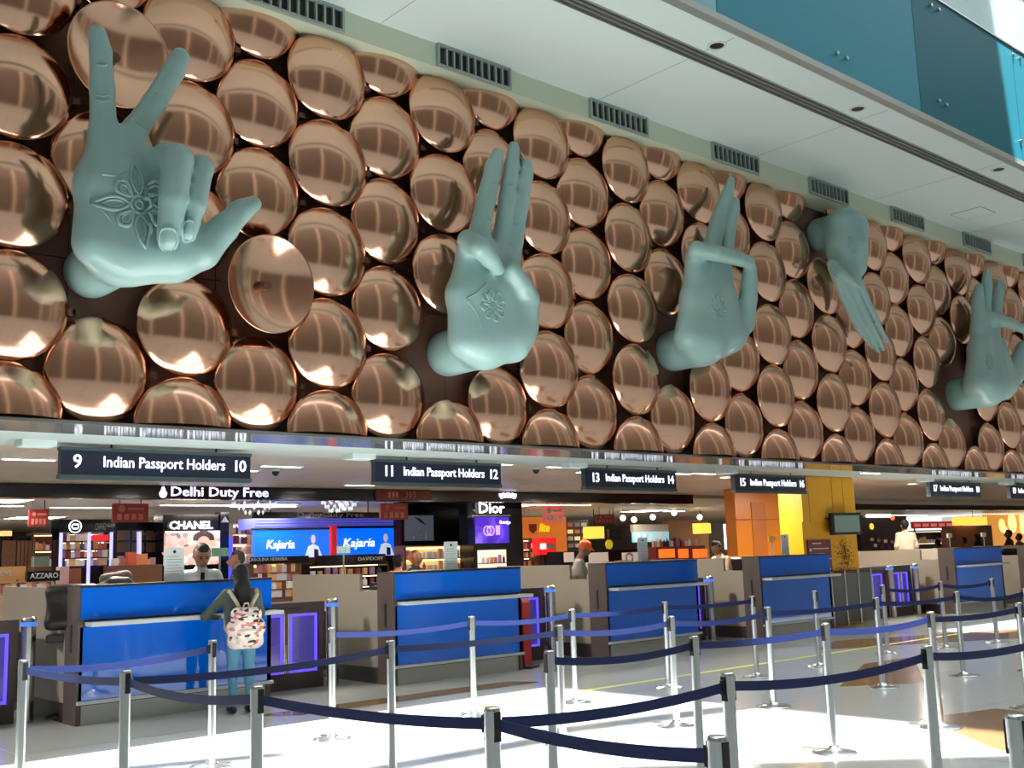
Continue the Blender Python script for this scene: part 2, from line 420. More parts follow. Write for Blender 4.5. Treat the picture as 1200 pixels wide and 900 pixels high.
# ------------------------------------------------------------------ the five hands
from mathutils.bvhtree import BVHTree
M_hand = mat('sea_green_satin_lacquer', srgb(156, 192, 192), .28, noise=.05, nscale=1.6, spec=.5, coat=.15)
HY = 9.2
def K(px, py, Y, rpx):
    p = atY(px, py, Y); return (tuple(p), rpx*((p-CAM).dot(_w))/F)
def chain(*pts):
    k = [K(*p) for p in pts]
    return [(k[i][0], k[i+1][0], k[i][1], k[i+1][1]) for i in range(len(k)-1)]
def conform(bvh, x, z, lift=0., ymin=-9):
    h = bvh.ray_cast(Vector((x, 7.0, z)), Vector((0, 1, 0)))
    return Vector((x, max(ymin, h[0].y if h[0] else HY)-lift, z))
def tube_mesh(name, pts, r, closed=False, n=6):
    pts = [Vector(p) for p in pts]; N = len(pts); vs = []; fs = []
    for i, p in enumerate(pts):
        a = pts[i-1] if (i or closed) else p; b = pts[(i+1) % N] if (i < N-1 or closed) else p
        d = (b-a).normalized(); e = d.cross(Vector((0, 1, 0))).normalized(); g = e.cross(d)
        for k in range(n): vs.append(p+(e*math.cos(2*PI*k/n)+g*math.sin(2*PI*k/n))*r)
    for i in range(N if closed else N-1):
        j = (i+1) % N
        for k in range(n): fs.append((i*n+k, i*n+(k+1) % n, j*n+(k+1) % n, j*n+k))
    return MB().add(vs, fs, True).mesh(name)
def flower(hand, bvh, px, py, rad, kinds, rot=0., flat=1., clamp=9.):
    c = atY(px, py, HY); c = conform(bvh, c.x, c.z)
    # true position along the view ray on the palm
    d = (atY(px, py, HY)-CAM).normalized(); h = bvh.ray_cast(CAM, d)
    if h[0]: c = h[0]
    fl = empty('palm_flower', (0, 0, 0)); fl.parent = hand; inv = hand.matrix_world.inverted()
    n = len(kinds)
    def P(a, rr, off=0.):
        t = a
        x_, z_ = c.x+(math.cos(t)*rr-math.sin(t)*off)*flat, c.z+math.sin(t)*rr+math.cos(t)*off
        if clamp > 1:
            hh = bvh.ray_cast(CAM, (Vector((x_, c.y, z_))-CAM).normalized())
            if hh[0] and abs(hh[0].y-c.y) < .4: return hh[0]+hh[1]*.004
        return conform(bvh, x_, z_, .004, c.y-clamp)
    for k, kd in enumerate(kinds):
        a = rot+2*PI*k/n; L = rad*(1. if kd == 'p' else .68); W = rad*(.15 if kd == 'p' else .15)
        for sc, nm, rr in ((1., 'petal', .018), (.55, 'petal_inner', .013)):
            out = []
            for s in (1, -1):
                seq = []
                for q in range(9):
                    t = q/8
                    wd = (math.sin(PI*t**.8)*1.0 if kd == 'p' else math.sin(PI*min(1, t**1.6))**.6) if q not in (0, 8) else 0
                    seq.append(P(a, rad*.22+(L-rad*.22)*(t if sc == 1 else .15+.6*t), s*W*sc*wd))
                out += seq if s == 1 else seq[::-1][1:-1]
            link(nm, tube_mesh(nm, out, rad*.045 if sc == 1 else rad*.03, True), M_hand, fl)
    for rr, tk in ((.2, .045), (.09, .04)):
        link('flower_centre', tube_mesh('flower_centre', [P(2*PI*q/20, rad*rr) for q in range(20)], rad*tk, True), M_hand, fl)
    fl.location = inv @ Vector((0, 0, 0))
def surf(bvh, px, py, lift=.0):
    d = (atY(px, py, HY)-CAM).normalized(); h = bvh.ray_cast(CAM, d)
    return (h[0]-d*lift) if h[0] else None
def crease(hand, bvh, pts, r=.011, name='crease'):
    P = []
    for i in range(len(pts)-1):
        for t in (0, .25, .5, .75):
            q = surf(bvh, pts[i][0]+(pts[i+1][0]-pts[i][0])*t, pts[i][1]+(pts[i+1][1]-pts[i][1])*t, .002)
            if q is not None: P.append(q)
    if len(P) > 2:
        o = link(name, tube_mesh(name, P, r), M_hand, hand); o.location = -Vector(hand.location)
def nail(hand, bvh, cx, cy, w, hgt, ang=0.):
    P = []
    for k in range(18):
        t = 2*PI*k/18; u = math.copysign(abs(math.cos(t))**.7, math.cos(t))*w; v = math.copysign(abs(math.sin(t))**.7, math.sin(t))*hgt
        q = surf(bvh, cx+u*math.cos(ang)-v*math.sin(ang), cy+u*math.sin(ang)+v*math.cos(ang), .002)
        if q is not None: P.append(q)
    if len(P) > 8:
        o = link('fingernail', tube_mesh('fingernail', P, .014, True), M_hand, hand); o.location = -Vector(hand.location)
def make_hand(label, body, fingers, heel, stubr, kbody=.16, vox=.032):
    """body/fingers: chains of (px,py,Y,radius px); heel: the point of the wrist that runs straight back into the wall"""
    hp, hr = K(*heel)
    hp = Vector(hp)
    groups = [([pr for ch in body for pr in chain(*ch)]+[(tuple(hp), (hp.x, BY-.1, hp.z), hr*stubr, hr*stubr*1.02)], kbody, 0)]
    for f in fingers: groups.append((chain(*f), .03, .07))
    me = sdf_mesh('giant_hand', groups, vox, [M_hand])
    base = Vector((hp.x, BY, hp.z))
    for d in [x for x in bpy.data.objects if x.name.startswith('copper_disc')]:      # no plate where the wrist meets the wall
        if math.hypot(d.location.x-hp.x, d.location.z-hp.z) < R*.94+hr*stubr:
            print('REMOVED', d['label']); [bpy.data.objects.remove(c) for c in list(d.children)]; bpy.data.objects.remove(d)
    bvh = BVHTree.FromPolygons([v.co.copy() for v in me.vertices], [tuple(p.vertices) for p in me.polygons])
    me.transform(Matrix.Translation(-base))
    o = link('hand_sculpture', me, None, None, base)
    md = o.modifiers.new('smooth', 'SMOOTH'); md.factor = .5; md.iterations = 3
    tag(o, label, 'sculpture', 'giant hand sculptures')
    bpy.context.view_layer.update()
    return o, bvh
Y0 = HY
# first hand: two raised fingers, two folded over the palm, thumb out
Y0 = 9.33
h, b = make_hand('giant sea-green hand farthest left, two fingers raised and thumb out sideways',
    [[(120, 160, Y0, 15), (113, 215, Y0, 22), (112, 285, Y0, 27)], [(150, 168, Y0, 18), (142, 225, Y0, 26), (145, 298, Y0, 33)],
     [(182, 195, Y0, 20), (178, 300, Y0, 32)], [(208, 215, Y0, 20), (205, 296, Y0, 32)]],
    [[(114, 39, Y0-.03, 11), (118, 62, Y0-.02, 13), (120, 105, Y0, 14.5), (121, 150, Y0, 15.5), (122, 190, Y0, 18)],
     [(211, 67, Y0-.12, 11.5), (203, 84, Y0-.1, 13), (180, 122, Y0-.04, 14), (158, 152, Y0, 15), (146, 180, Y0, 18)],
     [(190, 200, Y0, 19), (196, 186, Y0-.22, 18.5), (208, 187, Y0-.42, 18.5), (203, 232, Y0-.50, 17), (197, 280, Y0-.42, 13.5)],
     [(214, 210, Y0, 16), (226, 196, Y0-.2, 15.5), (236, 196, Y0-.34, 14.5), (229, 238, Y0-.42, 13), (221, 272, Y0-.36, 10.5)],
     [(205, 300, Y0, 30), (236, 294, Y0-.1, 22), (262, 268, Y0-.16, 17), (282, 247, Y0-.18, 13.5), (297, 239, Y0-.18, 10)]],
    (140, 300, Y0+.1, 33), .98)
flower(h, b, 163, 240, .40, 'prprprpr', PI/2+.12, clamp=.07)
nail(h, b, 197, 280, 10.5, 13); nail(h, b, 221, 270, 8, 12)
for pts in ([(114, 75), (120, 77), (127, 75)], [(113, 111), (121, 113), (130, 111)], [(113, 117), (121, 119), (130, 117)], [(182, 108), (189, 112), (197, 118)], [(160, 142), (167, 147), (176, 150)],
            [(120, 204), (135, 206), (151, 198)], [(119, 246), (128, 255), (134, 264)]): crease(h, b, pts)
# second hand: three fingers up, forefinger bent to the thumb
Y0 = 9.35
h, b = make_hand('giant sea-green hand, second from left, three fingers up and thumb meeting the bent forefinger',
    [[(549, 292, Y0, 14), (541, 345, Y0, 16), (545, 400, Y0, 21)], [(566, 292, Y0, 16), (560, 345, Y0, 20), (565, 403, Y0, 27)],
     [(590, 305, Y0, 16), (582, 345, Y0, 20), (585, 397, Y0, 27)], [(606, 335, Y0, 13), (606, 392, Y0-.03, 22)]],
    [[(583, 180, Y0-.02, 7.5), (578, 196, Y0-.02, 10), (570, 232, Y0, 11.5), (562, 270, Y0, 12.5), (558, 300, Y0, 14)],
     [(602, 172, Y0-.06, 7), (600, 192, Y0-.06, 9), (594, 232, Y0-.03, 10), (588, 275, Y0, 10.5), (580, 305, Y0, 13)],
     [(617, 191, Y0-.1, 7), (616, 205, Y0-.1, 9), (610, 242, Y0-.06, 9.5), (604, 282, Y0-.03, 9.5), (598, 312, Y0, 12)],
     [(552, 298, Y0, 14), (549, 282, Y0-.18, 13), (562, 290, Y0-.38, 12.5), (574, 303, Y0-.34, 11), (584, 316, Y0-.3, 8)],
     [(598, 400, Y0, 26), (616, 382, Y0-.08, 15), (619, 350, Y0-.16, 13.5), (612, 334, Y0-.24, 11.5), (600, 316, Y0-.28, 9.5)]],
    (566, 404, Y0+.1, 27.5), 1.0)
flower(h, b, 578, 358, .27, 'rrrrrrrr', .2)
for pts in ([(577, 215), (584, 217)], [(591, 218), (598, 218), (603, 217)], [(571, 256), (578, 258)], [(585, 257), (590, 259), (596, 258)], [(601, 263), (607, 265), (613, 263)], [(570, 332), (558, 344), (546, 350), (556, 362), (562, 374), (566, 390)]): crease(h, b, pts, .009)
# third hand: forefinger laid across to the thumb
Y0 = 9.52
h, b = make_hand('giant sea-green hand in the middle, forefinger laid across to the upright thumb',
    [[(815, 300, Y0, 12), (812, 350, Y0, 13), (808, 395, Y0, 19)], [(830, 305, Y0, 14), (826, 350, Y0, 18), (824, 400, Y0, 25)],
     [(845, 310, Y0, 13), (842, 350, Y0, 17), (842, 395, Y0, 25)], [(852, 345, Y0, 9), (856, 392, Y0-.03, 19)]],
    [[(857, 211, Y0-.0, 4.5), (852, 228, Y0-.0, 7.5), (842, 256, Y0, 9), (834, 290, Y0, 11)],
     [(863, 235, Y0-.12, 4), (861, 246, Y0-.12, 6), (855, 270, Y0-.10, 7), (850, 300, Y0, 9.5)],
     [(817, 302, Y0, 11), (816, 293, Y0-.16, 10.5), (840, 297, Y0-.36, 9.5), (862, 302, Y0-.36, 9), (877, 307, Y0-.3, 8)],
     [(856, 392, Y0, 20), (872, 380, Y0-.1, 12), (877, 350, Y0-.18, 10.5), (878, 330, Y0-.22, 9.5), (879, 315, Y0-.26, 8)]],
    (820, 405, Y0+.1, 24), 1.0, vox=.026)
flower(h, b, 842, 360, .25, 'rrrrrrrr', .3)
for pts in ([(845, 245), (852, 247)], [(821, 304), (821, 322)], [(834, 306), (834, 322)], [(846, 308), (846, 322)]): crease(h, b, pts, .009)
# fourth hand: hanging, straight fingers pointing down
Y0 = 9.56
h, b = make_hand('giant sea-green hand hanging with straight fingers pointing down to the right',
    [[(990, 266, Y0, 22), (992, 290, Y0-.04, 21.5), (992, 312, Y0-.02, 19)], [(1000, 268, Y0, 16), (1001, 312, Y0-.04, 14)]],
    [[(978, 314, Y0+.02, 8), (988, 348, Y0+.02, 4.4), (1005, 383, Y0+.02, 3.8), (1023, 407, Y0+.02, 2.6)],
     [(986, 320, Y0-.06, 8), (997, 350, Y0-.06, 4.4), (1013, 383, Y0-.06, 3.8), (1029, 411, Y0-.06, 2.6)],
     [(993, 322, Y0-.14, 7.5), (1006, 350, Y0-.14, 4.3), (1021, 382, Y0-.14, 3.7), (1035, 409, Y0-.14, 2.6)],
     [(1000, 320, Y0-.20, 7), (1014, 348, Y0-.2, 4.2), (1028, 378, Y0-.2, 3.6), (1039, 400, Y0-.2, 2.5)],
     [(976, 310, Y0-.12, 7), (984, 320, Y0-.26, 6), (997, 330, Y0-.32, 4.6), (1006, 335, Y0-.3, 3)]],
    (992, 268, Y0+.05, 21), .98, vox=.02)
flower(h, b, 999, 287, .24, 'rrrrrr', .3)
# fifth hand
Y0 = 9.52
h, b = make_hand('giant sea-green hand farthest right, fingers up and forefinger pointing across to the thumb',
    [[(1150, 375, Y0, 11), (1148, 410, Y0, 12), (1146, 448, Y0, 17)], [(1160, 378, Y0, 11), (1158, 410, Y0, 14), (1158, 452, Y0, 22)],
     [(1168, 405, Y0, 11), (1170, 448, Y0, 22)]],
    [[(1147, 338, Y0, 5.5), (1146, 352, Y0, 7), (1146, 385, Y0, 8.5)],
     [(1157, 321, Y0-.05, 5), (1156, 336, Y0-.05, 6.5), (1154, 362, Y0-.02, 7.5), (1152, 385, Y0, 9)],
     [(1171, 332, Y0-.1, 5), (1170, 344, Y0-.1, 6.5), (1166, 366, Y0-.06, 7.5), (1160, 390, Y0, 9)],
     [(1158, 382, Y0, 9), (1160, 373, Y0-.15, 7.5), (1182, 378, Y0-.34, 6.5), (1204, 388, Y0-.34, 5)],
     [(1170, 448, Y0, 20), (1186, 440, Y0-.12, 13), (1195, 422, Y0-.2, 10.5), (1199, 408, Y0-.24, 8.5)]],
    (1153, 458, Y0+.05, 19), 1.0, vox=.024)
flower(h, b, 1160, 424, .24, 'rrrrrrrr', .3)
# ------------------------------------------------------------------ underside of the disc wall and the low ceiling behind it
CZ = WZ
M_mirror = mat('polished_soffit_strip', srgb(176, 180, 178), .12, .55)
M_ceil = mat('warm_grey_ceiling_panel', srgb(226, 212, 198), .4, noise=.03, nscale=1.5)
M_tube = mat('white_light_tube', (1, .95, .88), .5, emit=7)
st = struct(box('trim_3', (-6, WY-.03, CZ-.02), (40, 10.78, CZ), M_mirror))
box('lip', (-6, WY-.045, CZ-.024), (40, WY-.03, CZ+.006), mat('grey_metal_lip', srgb(150, 152, 150), .3, .6), st)
struct(box('trim_4', (-6, 10.78, CZ-.004), (40, 12.2, CZ+.005), M_white))
ceil = struct(box('ceiling_low', (-12, 10.4, CZ+.03), (60, 46, CZ+.18), mat('ceiling_void_dark', (.03, .027, .025), .7)))
for i in range(24):
    for j in range(5):
        xa = -6+i*2.0; ya = 10.8+j*1.4
        box('panel', (xa+.006, ya+.006, CZ+.006), (xa+1.994, ya+1.394, CZ+.03), M_ceil, ceil)
# thin light lines let into that ceiling
for i, (xa, ya, xb, yb) in enumerate(((2, 543, 68, 532), (240, 552, 315, 549), (300, 549, 360, 543), (402, 570, 442, 566), (628, 549, 690, 545), (770, 556, 820, 553), (800, 556, 850, 553), (560, 541, 590, 545), (1000, 556, 1040, 552))):
    a = atZ(xa, ya, CZ); b2 = atZ(xb, yb, CZ); m = (a+b2)/2; L = max(.6, min(2.2, abs(b2.x-a.x)))
    t = empty('line_light', (m.x, m.y, CZ), 0, 'thin white light line in the low ceiling, %s from the left' % ORD[i+1], 'light', 'low ceiling light lines')
    box('housing', (-L/2-.03, -.05, -.012), (L/2+.03, .05, .008), M_white, t); box('diffuser', (-L/2, -.03, -.018), (L/2, .03, -.012), M_tube, t)
# fill lamps added to brighten the booths, shaped as round ceiling fittings
for i, xx in enumerate((1.2, 5.2, 9.1, 13.0, 16.9, 20.6, 24.0)):
    o = MB().lathe([(.11, -.012), (.14, -.012), (.14, .004), (.11, .004), (.11, -.012)], 20).build('fill_lamp', M_white, None); o.location = (xx, 12.9, CZ)
    tag(o, 'added round white fill lamp in the low ceiling, %s along the booths' % ORD[i+1], 'fill_lamp', 'booth fill lamps')
    MB().cyl((0, 0, -.002), (0, 0, .003), .11, n=20).build('lamp_disc', M_tube, o)
    l = area('booth_fill', (0, 0, -.02), (0, 0, 0), .3, .3, 120, (1, .9, .8)); l.parent = o
for i, (px, py) in enumerate(((323, 550), (628, 548), (965, 560))):
    p = atZ(px, py, CZ)
    o = empty('ceiling_camera', (p.x, p.y, CZ), 0, 'small dark dome camera under the low ceiling, %s from the left' % ORD[i+1], 'camera', 'dome cameras')
    MB().cyl((0, 0, 0), (0, 0, -.03), .06, n=16).build('mount', M_white, o)
    MB().lathe([(.001, -.1), (.03, -.09), (.05, -.06), (.055, -.03)], 16).build('dome', M_dark, o)
# ------------------------------------------------------------------ hanging signs
M_navy = mat('navy_sign_face', srgb(22, 30, 52), .35)
M_signtxt = mat('lit_white_sign_lettering', (.85, .88, 1), .5, emit=1.1)
M_signtrim = mat('grey_sign_trim', srgb(70, 88, 94), .4, .4)
SY = 11.68
SGN = ['largest and leftmost of the row', 'second from the left', 'third from the left, above the orange-capped man', 'overlapping the orange wall', 'over the rightmost whole booth', 'cut by the right frame edge']
for i, (xa, xb, n1, n2) in enumerate(((4.0, 6.2, '9', '10'), (7.98, 10.13, '11', '12'), (11.84, 13.97, '13', '14'), (15.56, 17.74, '15', '16'), (22.47, 24.82, '17', '18'), (26.36, 28.6, '19', '20'))):
    xm = (xa+xb)/2; w = (xb-xa)/2
    s = empty('hanging_sign', (xm, SY, CZ), 0, 'navy hanging sign for counters %s and %s, %s' % (n1, n2, SGN[i]), 'sign', 'counter signs')
    box('board', (-w, 0, -.345), (w, .09, -.085), M_navy, s)
    box('top_trim', (-w-.01, -.012, -.085), (w+.01, .1, -.05), M_signtrim, s); box('bottom_trim', (-w-.01, -.012, -.39), (w+.01, .1, -.345), M_signtrim, s)
    for sx in (-.5, .62): MB().cyl((sx*w, .045, -.05), (sx*w, .045, .0), .012, n=8).build('rod', M_dark, s)
    text('Indian Passport Holders', -w+.44, -.255, -.004, .17, M_signtxt, s, width=1.42*w/1.1, bold=.004)
    text(n1, -w+.12, -.27, -.004, .205, M_signtxt, s, bold=.008, name='counter_number')
    text(n2, w-.06, -.265, -.004, .19, M_signtxt, s, 'RIGHT', bold=.008, name='counter_number')
    lf = empty('ceiling_light_box', (xm-w-.15, SY-.05, CZ), 0, 'pale box light under the ceiling left of the %s-%s sign' % (n1, n2), 'light', 'box lights beside the signs')
    box('casing', (-.3, -.12, -.07), (.05, .12, .0), M_white, lf, .008); box('lens', (-.28, -.1, -.074), (.03, .1, -.07), mat('frosted_lens', srgb(200, 220, 214), .4, emit=.4), lf)
# ------------------------------------------------------------------ booths
M_blue = mat('blue_back_painted_glass', srgb(0, 106, 232), .05, spec=.5, noise=.04, nscale=1.2, coat=.35)
M_ledge = mat('pale_ledge_laminate', srgb(206, 212, 214), .35)
M_beige = mat('taupe_laminate', srgb(148, 140, 126), .42, noise=.03, nscale=3)
M_brown = mat('dark_taupe_end_panel', srgb(86, 76, 70), .42, noise=.04, nscale=3)
M_plinth = mat('brushed_plinth_steel', srgb(176, 178, 172), .35, .3, noise=.05, nscale=8)
BXS = [(4.15, 6.35), (8.08, 10.23), (11.95, 14.1), (15.8, 17.97), (22.8, 25.05), (26.7, 28.9)]
FYB = 11.45
BN = ['first booth, under the 9-10 sign', 'second booth, under the 11-12 sign', 'third booth, under the 13-14 sign', 'fourth booth, under the 15-16 sign', 'fifth booth, under the 17-18 sign', 'last booth at the right edge, under the 19-20 sign']
for i, (xa, xb) in enumerate(BXS):
    e = empty('immigration_booth', ((xa+xb)/2, FYB, 0), 0, 'blue-fronted passport booth, '+BN[i], 'booth', 'passport booths')
    w = (xb-xa)/2
    box('plinth', (-w+.03, .03, 0), (w-.03, .34, .19), M_plinth, e)
    box('carcass', (-w+.01, .025, .19), (w-.01, .33, 1.37), M_brown, e)
    box('upper_panel', (-w+.02, -.012, 1.05), (w, .02, 1.375), M_blue, e)
    box('lower_panel', (-w+.02, .0, .245), (w, .024, .975), M_blue, e)
    box('foot_rail', (-w+.0, -.03, .205), (w+.02, .03, .24), M_ledge, e)
    box('ledge', (-w+.06, -.2, .985), (w+.06, .02, 1.03), M_ledge, e, .006)
    box('top_edge', (-w, -.02, 1.376), (w, .36, 1.40), M_dark, e)
    box('worktop', (-w+.05, .36, .74), (w-.05, .85, .78), M_beige, e)
    for sx in (-1, 1):
        x0, x1 = sorted((sx*w, sx*(w-.05)))
        box('end_panel', (x0-(.004 if sx < 0 else 0), .0, .0), (x1, .36, 1.39), M_brown, e)
        MB().prismX([(.36, .2), (2.5, .2), (2.5, 1.38), (.77, 1.38), (.77, 1.16), (.36, 1.16)], x0, x1).build('side_panel', M_beige, e)
        box('side_plinth', (x0+.012, .36, 0), (x1-.012, 2.48, .2), mat('dark_recessed_plinth', srgb(52, 46, 44), .5), e)
        if sx < 0: box('slot', (x0-.008, .16, .72), (x0-.003, .2, 1.0), M_dark, e)
    box('back_panel', (-w+.05, 2.45, .2), (w-.05, 2.5, 1.0), M_beige, e)
# ------------------------------------------------------------------ gates between the booths
M_purple = mat('purple_lit_gate_glass', srgb(90, 84, 150), .08, emit=.24, ecol=srgb(92, 80, 226), alpha=.5)
M_led = mat('blue_led_ring', (.03, .12, 1), .4, emit=1.3)
M_led2 = mat('violet_led_edge', (.16, .1, 1), .4, emit=.7)
M_gate = mat('dark_brown_gate_casing', srgb(70, 56, 52), .4)
GY = 12.25
gates = [(2.35, 3.9, 'left of the first booth, at the frame edge'), (6.42, 7.64, 'between the first and second booths'), (10.3, 11.5, 'between the second and third booths'),
         (14.2, 15.33, 'between the third and fourth booths'), (20.15, 21.4, 'right of the yellow panel'), (21.5, 22.45, 'just left of the fifth booth')]
for i, (xa, xb, where) in enumerate(gates):
    e = empty('exit_gate', ((xa+xb)/2, GY, 0), 0, 'brown exit gate with violet glass '+where, 'gate', 'exit gates')
    w = (xb-xa)/2
    box('base', (-w, 0, 0), (w-.1, .5, .2), M_gate, e); box('header', (-w, 0, .93), (w-.08, .5, 1.06), M_gate, e)
    box('display_slot', (-w+.2, -.006, .98), (w-.4, 0, 1.0), M_dark, e)
    for sx in (-1, 1): box('jamb', (sx*(w-.1)-.06, 0, .2), (sx*(w-.1)+.04, .5, .93), M_gate, e)
    for xx0, xx1 in ((-w+.16, -.05), (.05, w-.17)):
        box('pane', (xx0, .05, .22), (xx1, .065, .92), M_purple, e)
        box('led_edge', (xx0, .03, .89), (xx1, .05, .92), M_led2, e); box('led_edge', (xx0, .03, .2), (xx1, .05, .23), M_led2, e)
        for xx2 in (xx0, xx1-.03): box('led_edge', (xx2, .03, .23), (xx2+.03, .05, .89), M_led2, e)
    for xx in (-.03, .03): MB().cyl((xx, .04, .2), (xx, .04, .93), .014, n=8).build('bar', M_steel, e)
    MB().cyl((w, -.06, 0), (w, -.06, .99), .075, n=20).build('bollard', M_steel, e)
    MB().cyl((w, -.06, .99), (w, -.06, 1.03), .077, n=20).build('led_ring', M_led, e)
    MB().lathe([(.075, 1.03), (.075, 1.07), (.06, 1.085), (.001, 1.088)], 20, 'Z', (w, -.06, 0)).build('cap', M_steel, e)
# grey folding screen under the yellow panel
e = empty('folding_screen', (19.0, 11.8, 0), 0, 'dark grey panelled screen on steel posts below the yellow panel', 'screen')
M_scr = mat('dark_grey_mesh_panel', srgb(92, 94, 94), .45, .2, noise=.1, nscale=40)
for k in range(4): box('screen_panel', (-.95+k*.48, -.02, .06), (-.52+k*.48, .02, 1.0), M_scr, e)
for k in range(5): MB().cyl((-.97+k*.48, -.02, 0), (-.97+k*.48, -.02, 1.06), .022, n=10).build('screen_post', M_steel, e)
# yellow panel with directory and monitor
M_yel = mat('saffron_yellow_panel', srgb(222, 160, 20), .4, noise=.08, nscale=2)
M_org = mat('orange_lacquer_wall', srgb(206, 122, 14), .3, noise=.06, nscale=1)
M_mar = mat('maroon_directory', srgb(122, 42, 50), .45)
e = empty('yellow_pillar', (18.95, 12.0, 0), 0, 'tall saffron yellow pillar panel with maroon directory and dark foliage print', 'panel')
box('pillar', (-.95, 0, 0), (.95, .5, CZ), M_yel, e)
for k, (a, b2) in enumerate(((-.95, -.72), (-.7, .1), (.12, .5), (.52, .93))): box('raised_strip', (a, -.03, 2.0), (b2, 0, CZ-.04), M_yel, e)
box('directory', (-.84, -.03, .95), (-.06, 0, 1.66), M_mar, e)
for k in range(6): box('directory_line', (-.7, -.034, 1.58-k*.1), (-.7+[.3, .55, .4, .62, .5, .58][k], -.03, 1.6-k*.1), M_ledge, e)
for k in range(5): box('directory_icon', (-.8, -.034, 1.44-k*.1), (-.74, -.03, 1.5-k*.1), M_ledge, e)
random.seed(3); mb = MB()
for k in range(330):
    x = random.gauss(.45, .16); z = random.gauss(1.36, .17)
    if not (.05 < x < .88 and 1.05 < z < 1.72): continue
    s2 = random.uniform(.012, .026); t = random.uniform(0, PI)
    mb.add([(x+s2*math.cos(t), -.004, z+s2*math.sin(t)), (x-s2*.5*math.sin(t), -.004, z+s2*.5*math.cos(t)), (x-s2*math.cos(t), -.004, z-s2*math.sin(t)), (x+s2*.5*math.sin(t), -.004, z-s2*.5*math.cos(t))], [(0, 1, 2, 3)])
f = mb.build('foliage_print', mat('dark_brown_print', srgb(66, 46, 14), .5), e); f['kind'] = 'stuff'
text('11', .38, 1.33, -.006, .18, M_yel, e)
for zz in (1.0, 1.04): box('base_band', (.02, -.01, zz-.012), (.93, 0, zz+.006), M_mar, e)
mo = empty('monitor', (19.2, 11.75, 1.95), 0, 'dark-framed flat monitor on a bracket against the yellow panel', 'monitor')
mo.rotation_euler = (0, 0, math.radians(-12))
box('casing', (-.42, 0, -.21), (.38, .09, .22), M_dark, mo, .01); box('screen', (-.36, -.004, -.16), (.32, 0, .17), mat('grey_green_idle_screen', srgb(112, 132, 128), .2, emit=.12), mo)
MB().tube([(-.2, .06, .05), (-.45, .12, .12), (-.62, .18, .1), (-.7, .22, .22)], .018).build('bracket_arm', M_dark, mo)
ow = empty('orange_wall', (21.4, 15.5, 0), 0, 'orange lacquered wall with brown braces behind the fourth booth', 'wall')
box('board', (-.8, 0, 0), (3.4, .3, CZ), M_org, ow)
M_brace = mat('red_brown_brace', srgb(150, 76, 18), .4)
box('rail', (-.8, -.03, 2.18), (3.4, 0, 2.2), M_brace, ow)
for dx in (0, .16): MB().prism([(.9+dx, 2.85), (1.0+dx, 2.85), (2.3+dx, 1.0), (2.2+dx, 1.0)], -.03, 0).build('brace', M_brace, ow)
box('vent_plate', (.9, -.02, 1.9), (1.15, 0, 2.05), M_brace, ow); box('door_panel', (-.2, -.015, .1), (.35, 0, 2.6), mat('dark_orange_door', srgb(176, 100, 12), .4), ow)
# ------------------------------------------------------------------ queue posts and belts
M_post = mat('satin_silver_tube', srgb(214, 220, 222), .27, 1., noise=.04, nscale=9)
M_black = mat('black_plastic', (.012, .012, .014), .4)
M_belt = mat('navy_woven_belt', srgb(18, 36, 92), .55, noise=.12, nscale=60)
shaft_me = MB().cyl((0, 0, .02), (0, 0, .865), .0315, n=20).mesh('shaft'); shaft_me.materials.append(M_post)
head_me = MB().cyl((0, 0, .865), (0, 0, .965), .034, n=20).lathe([(.034, .965), (.033, .974), (.028, .98), (.001, .982)], 20).mesh('head'); head_me.materials.append(M_post)
base_me = MB().lathe([(.17, 0), (.172, .008), (.165, .014), (.10, .026), (.045, .036), (.034, .06)], 36).mesh('base'); base_me.materials.append(M_post)
slot_me = MB().box((-.016, -.0365, .845), (.016, -.026, .962)).mesh('belt_slot'); slot_me.materials.append(M_black)
clip_me = MB().box((-.009, -.052, .875), (.009, -.036, .945)).mesh('belt_clip'); clip_me.materials.append(M_black)
RA = [(2.51, 7.93), (4.08, 8.30), (5.40, 8.63), (7.04, 8.63), (8.33, 8.50), (9.82, 8.48), (11.26, 8.30), (12.61, 8.29), (14.44, 8.36), (15.63, 8.10), (16.75, 7.85)]
RB = [(2.65, 6.52), (4.80, 6.85), (6.53, 6.83), (7.79, 6.66), (9.29, 6.67), (11.17, 6.56), (12.62, 6.35), (13.5, 5.93)]
RC = [(2.74, 5.08), (4.82, 5.14), (6.12, 5.03), (7.55, 4.89), (9.08, 4.82), (10.56, 4.71)]
RD = [(2.95, 3.50), (4.44, 3.45), (6.19, 3.33), (7.9, 3.25)]
RE = [(2.96, 2.36), (3.94, 1.81)]
ROWS = [(RA, 'row nearest the booths'), (RB, 'second row from the booths'), (RC, 'middle row'), (RD, 'second row from the camera'), (RE, 'row nearest the camera')]
LINKS = [((0, 0), (0, 1)), ((0, 2), (0, 3)), ((0, 3), (0, 4)), ((0, 4), (0, 5)), ((0, 5), (0, 6)), ((0, 8), (0, 9)), ((0, 9), (0, 10)), ((0, 0), (1, 0)),
         ((1, 0), (1, 1)), ((1, 1), (1, 2)), ((1, 2), (1, 3)), ((1, 3), (1, 4)), ((1, 4), (1, 5)), ((1, 5), (1, 6)), ((1, 6), (1, 7)), ((1, 0), (2, 0)),
         ((2, 1), (2, 2)), ((2, 2), (2, 3)), ((2, 3), (2, 4)), ((2, 4), (2, 5)), ((2, 0), (3, 0)), ((3, 0), (3, 1)), ((3, 1), (3, 2)), ((3, 2), (3, 3)), ((3, 0), (4, 0))]
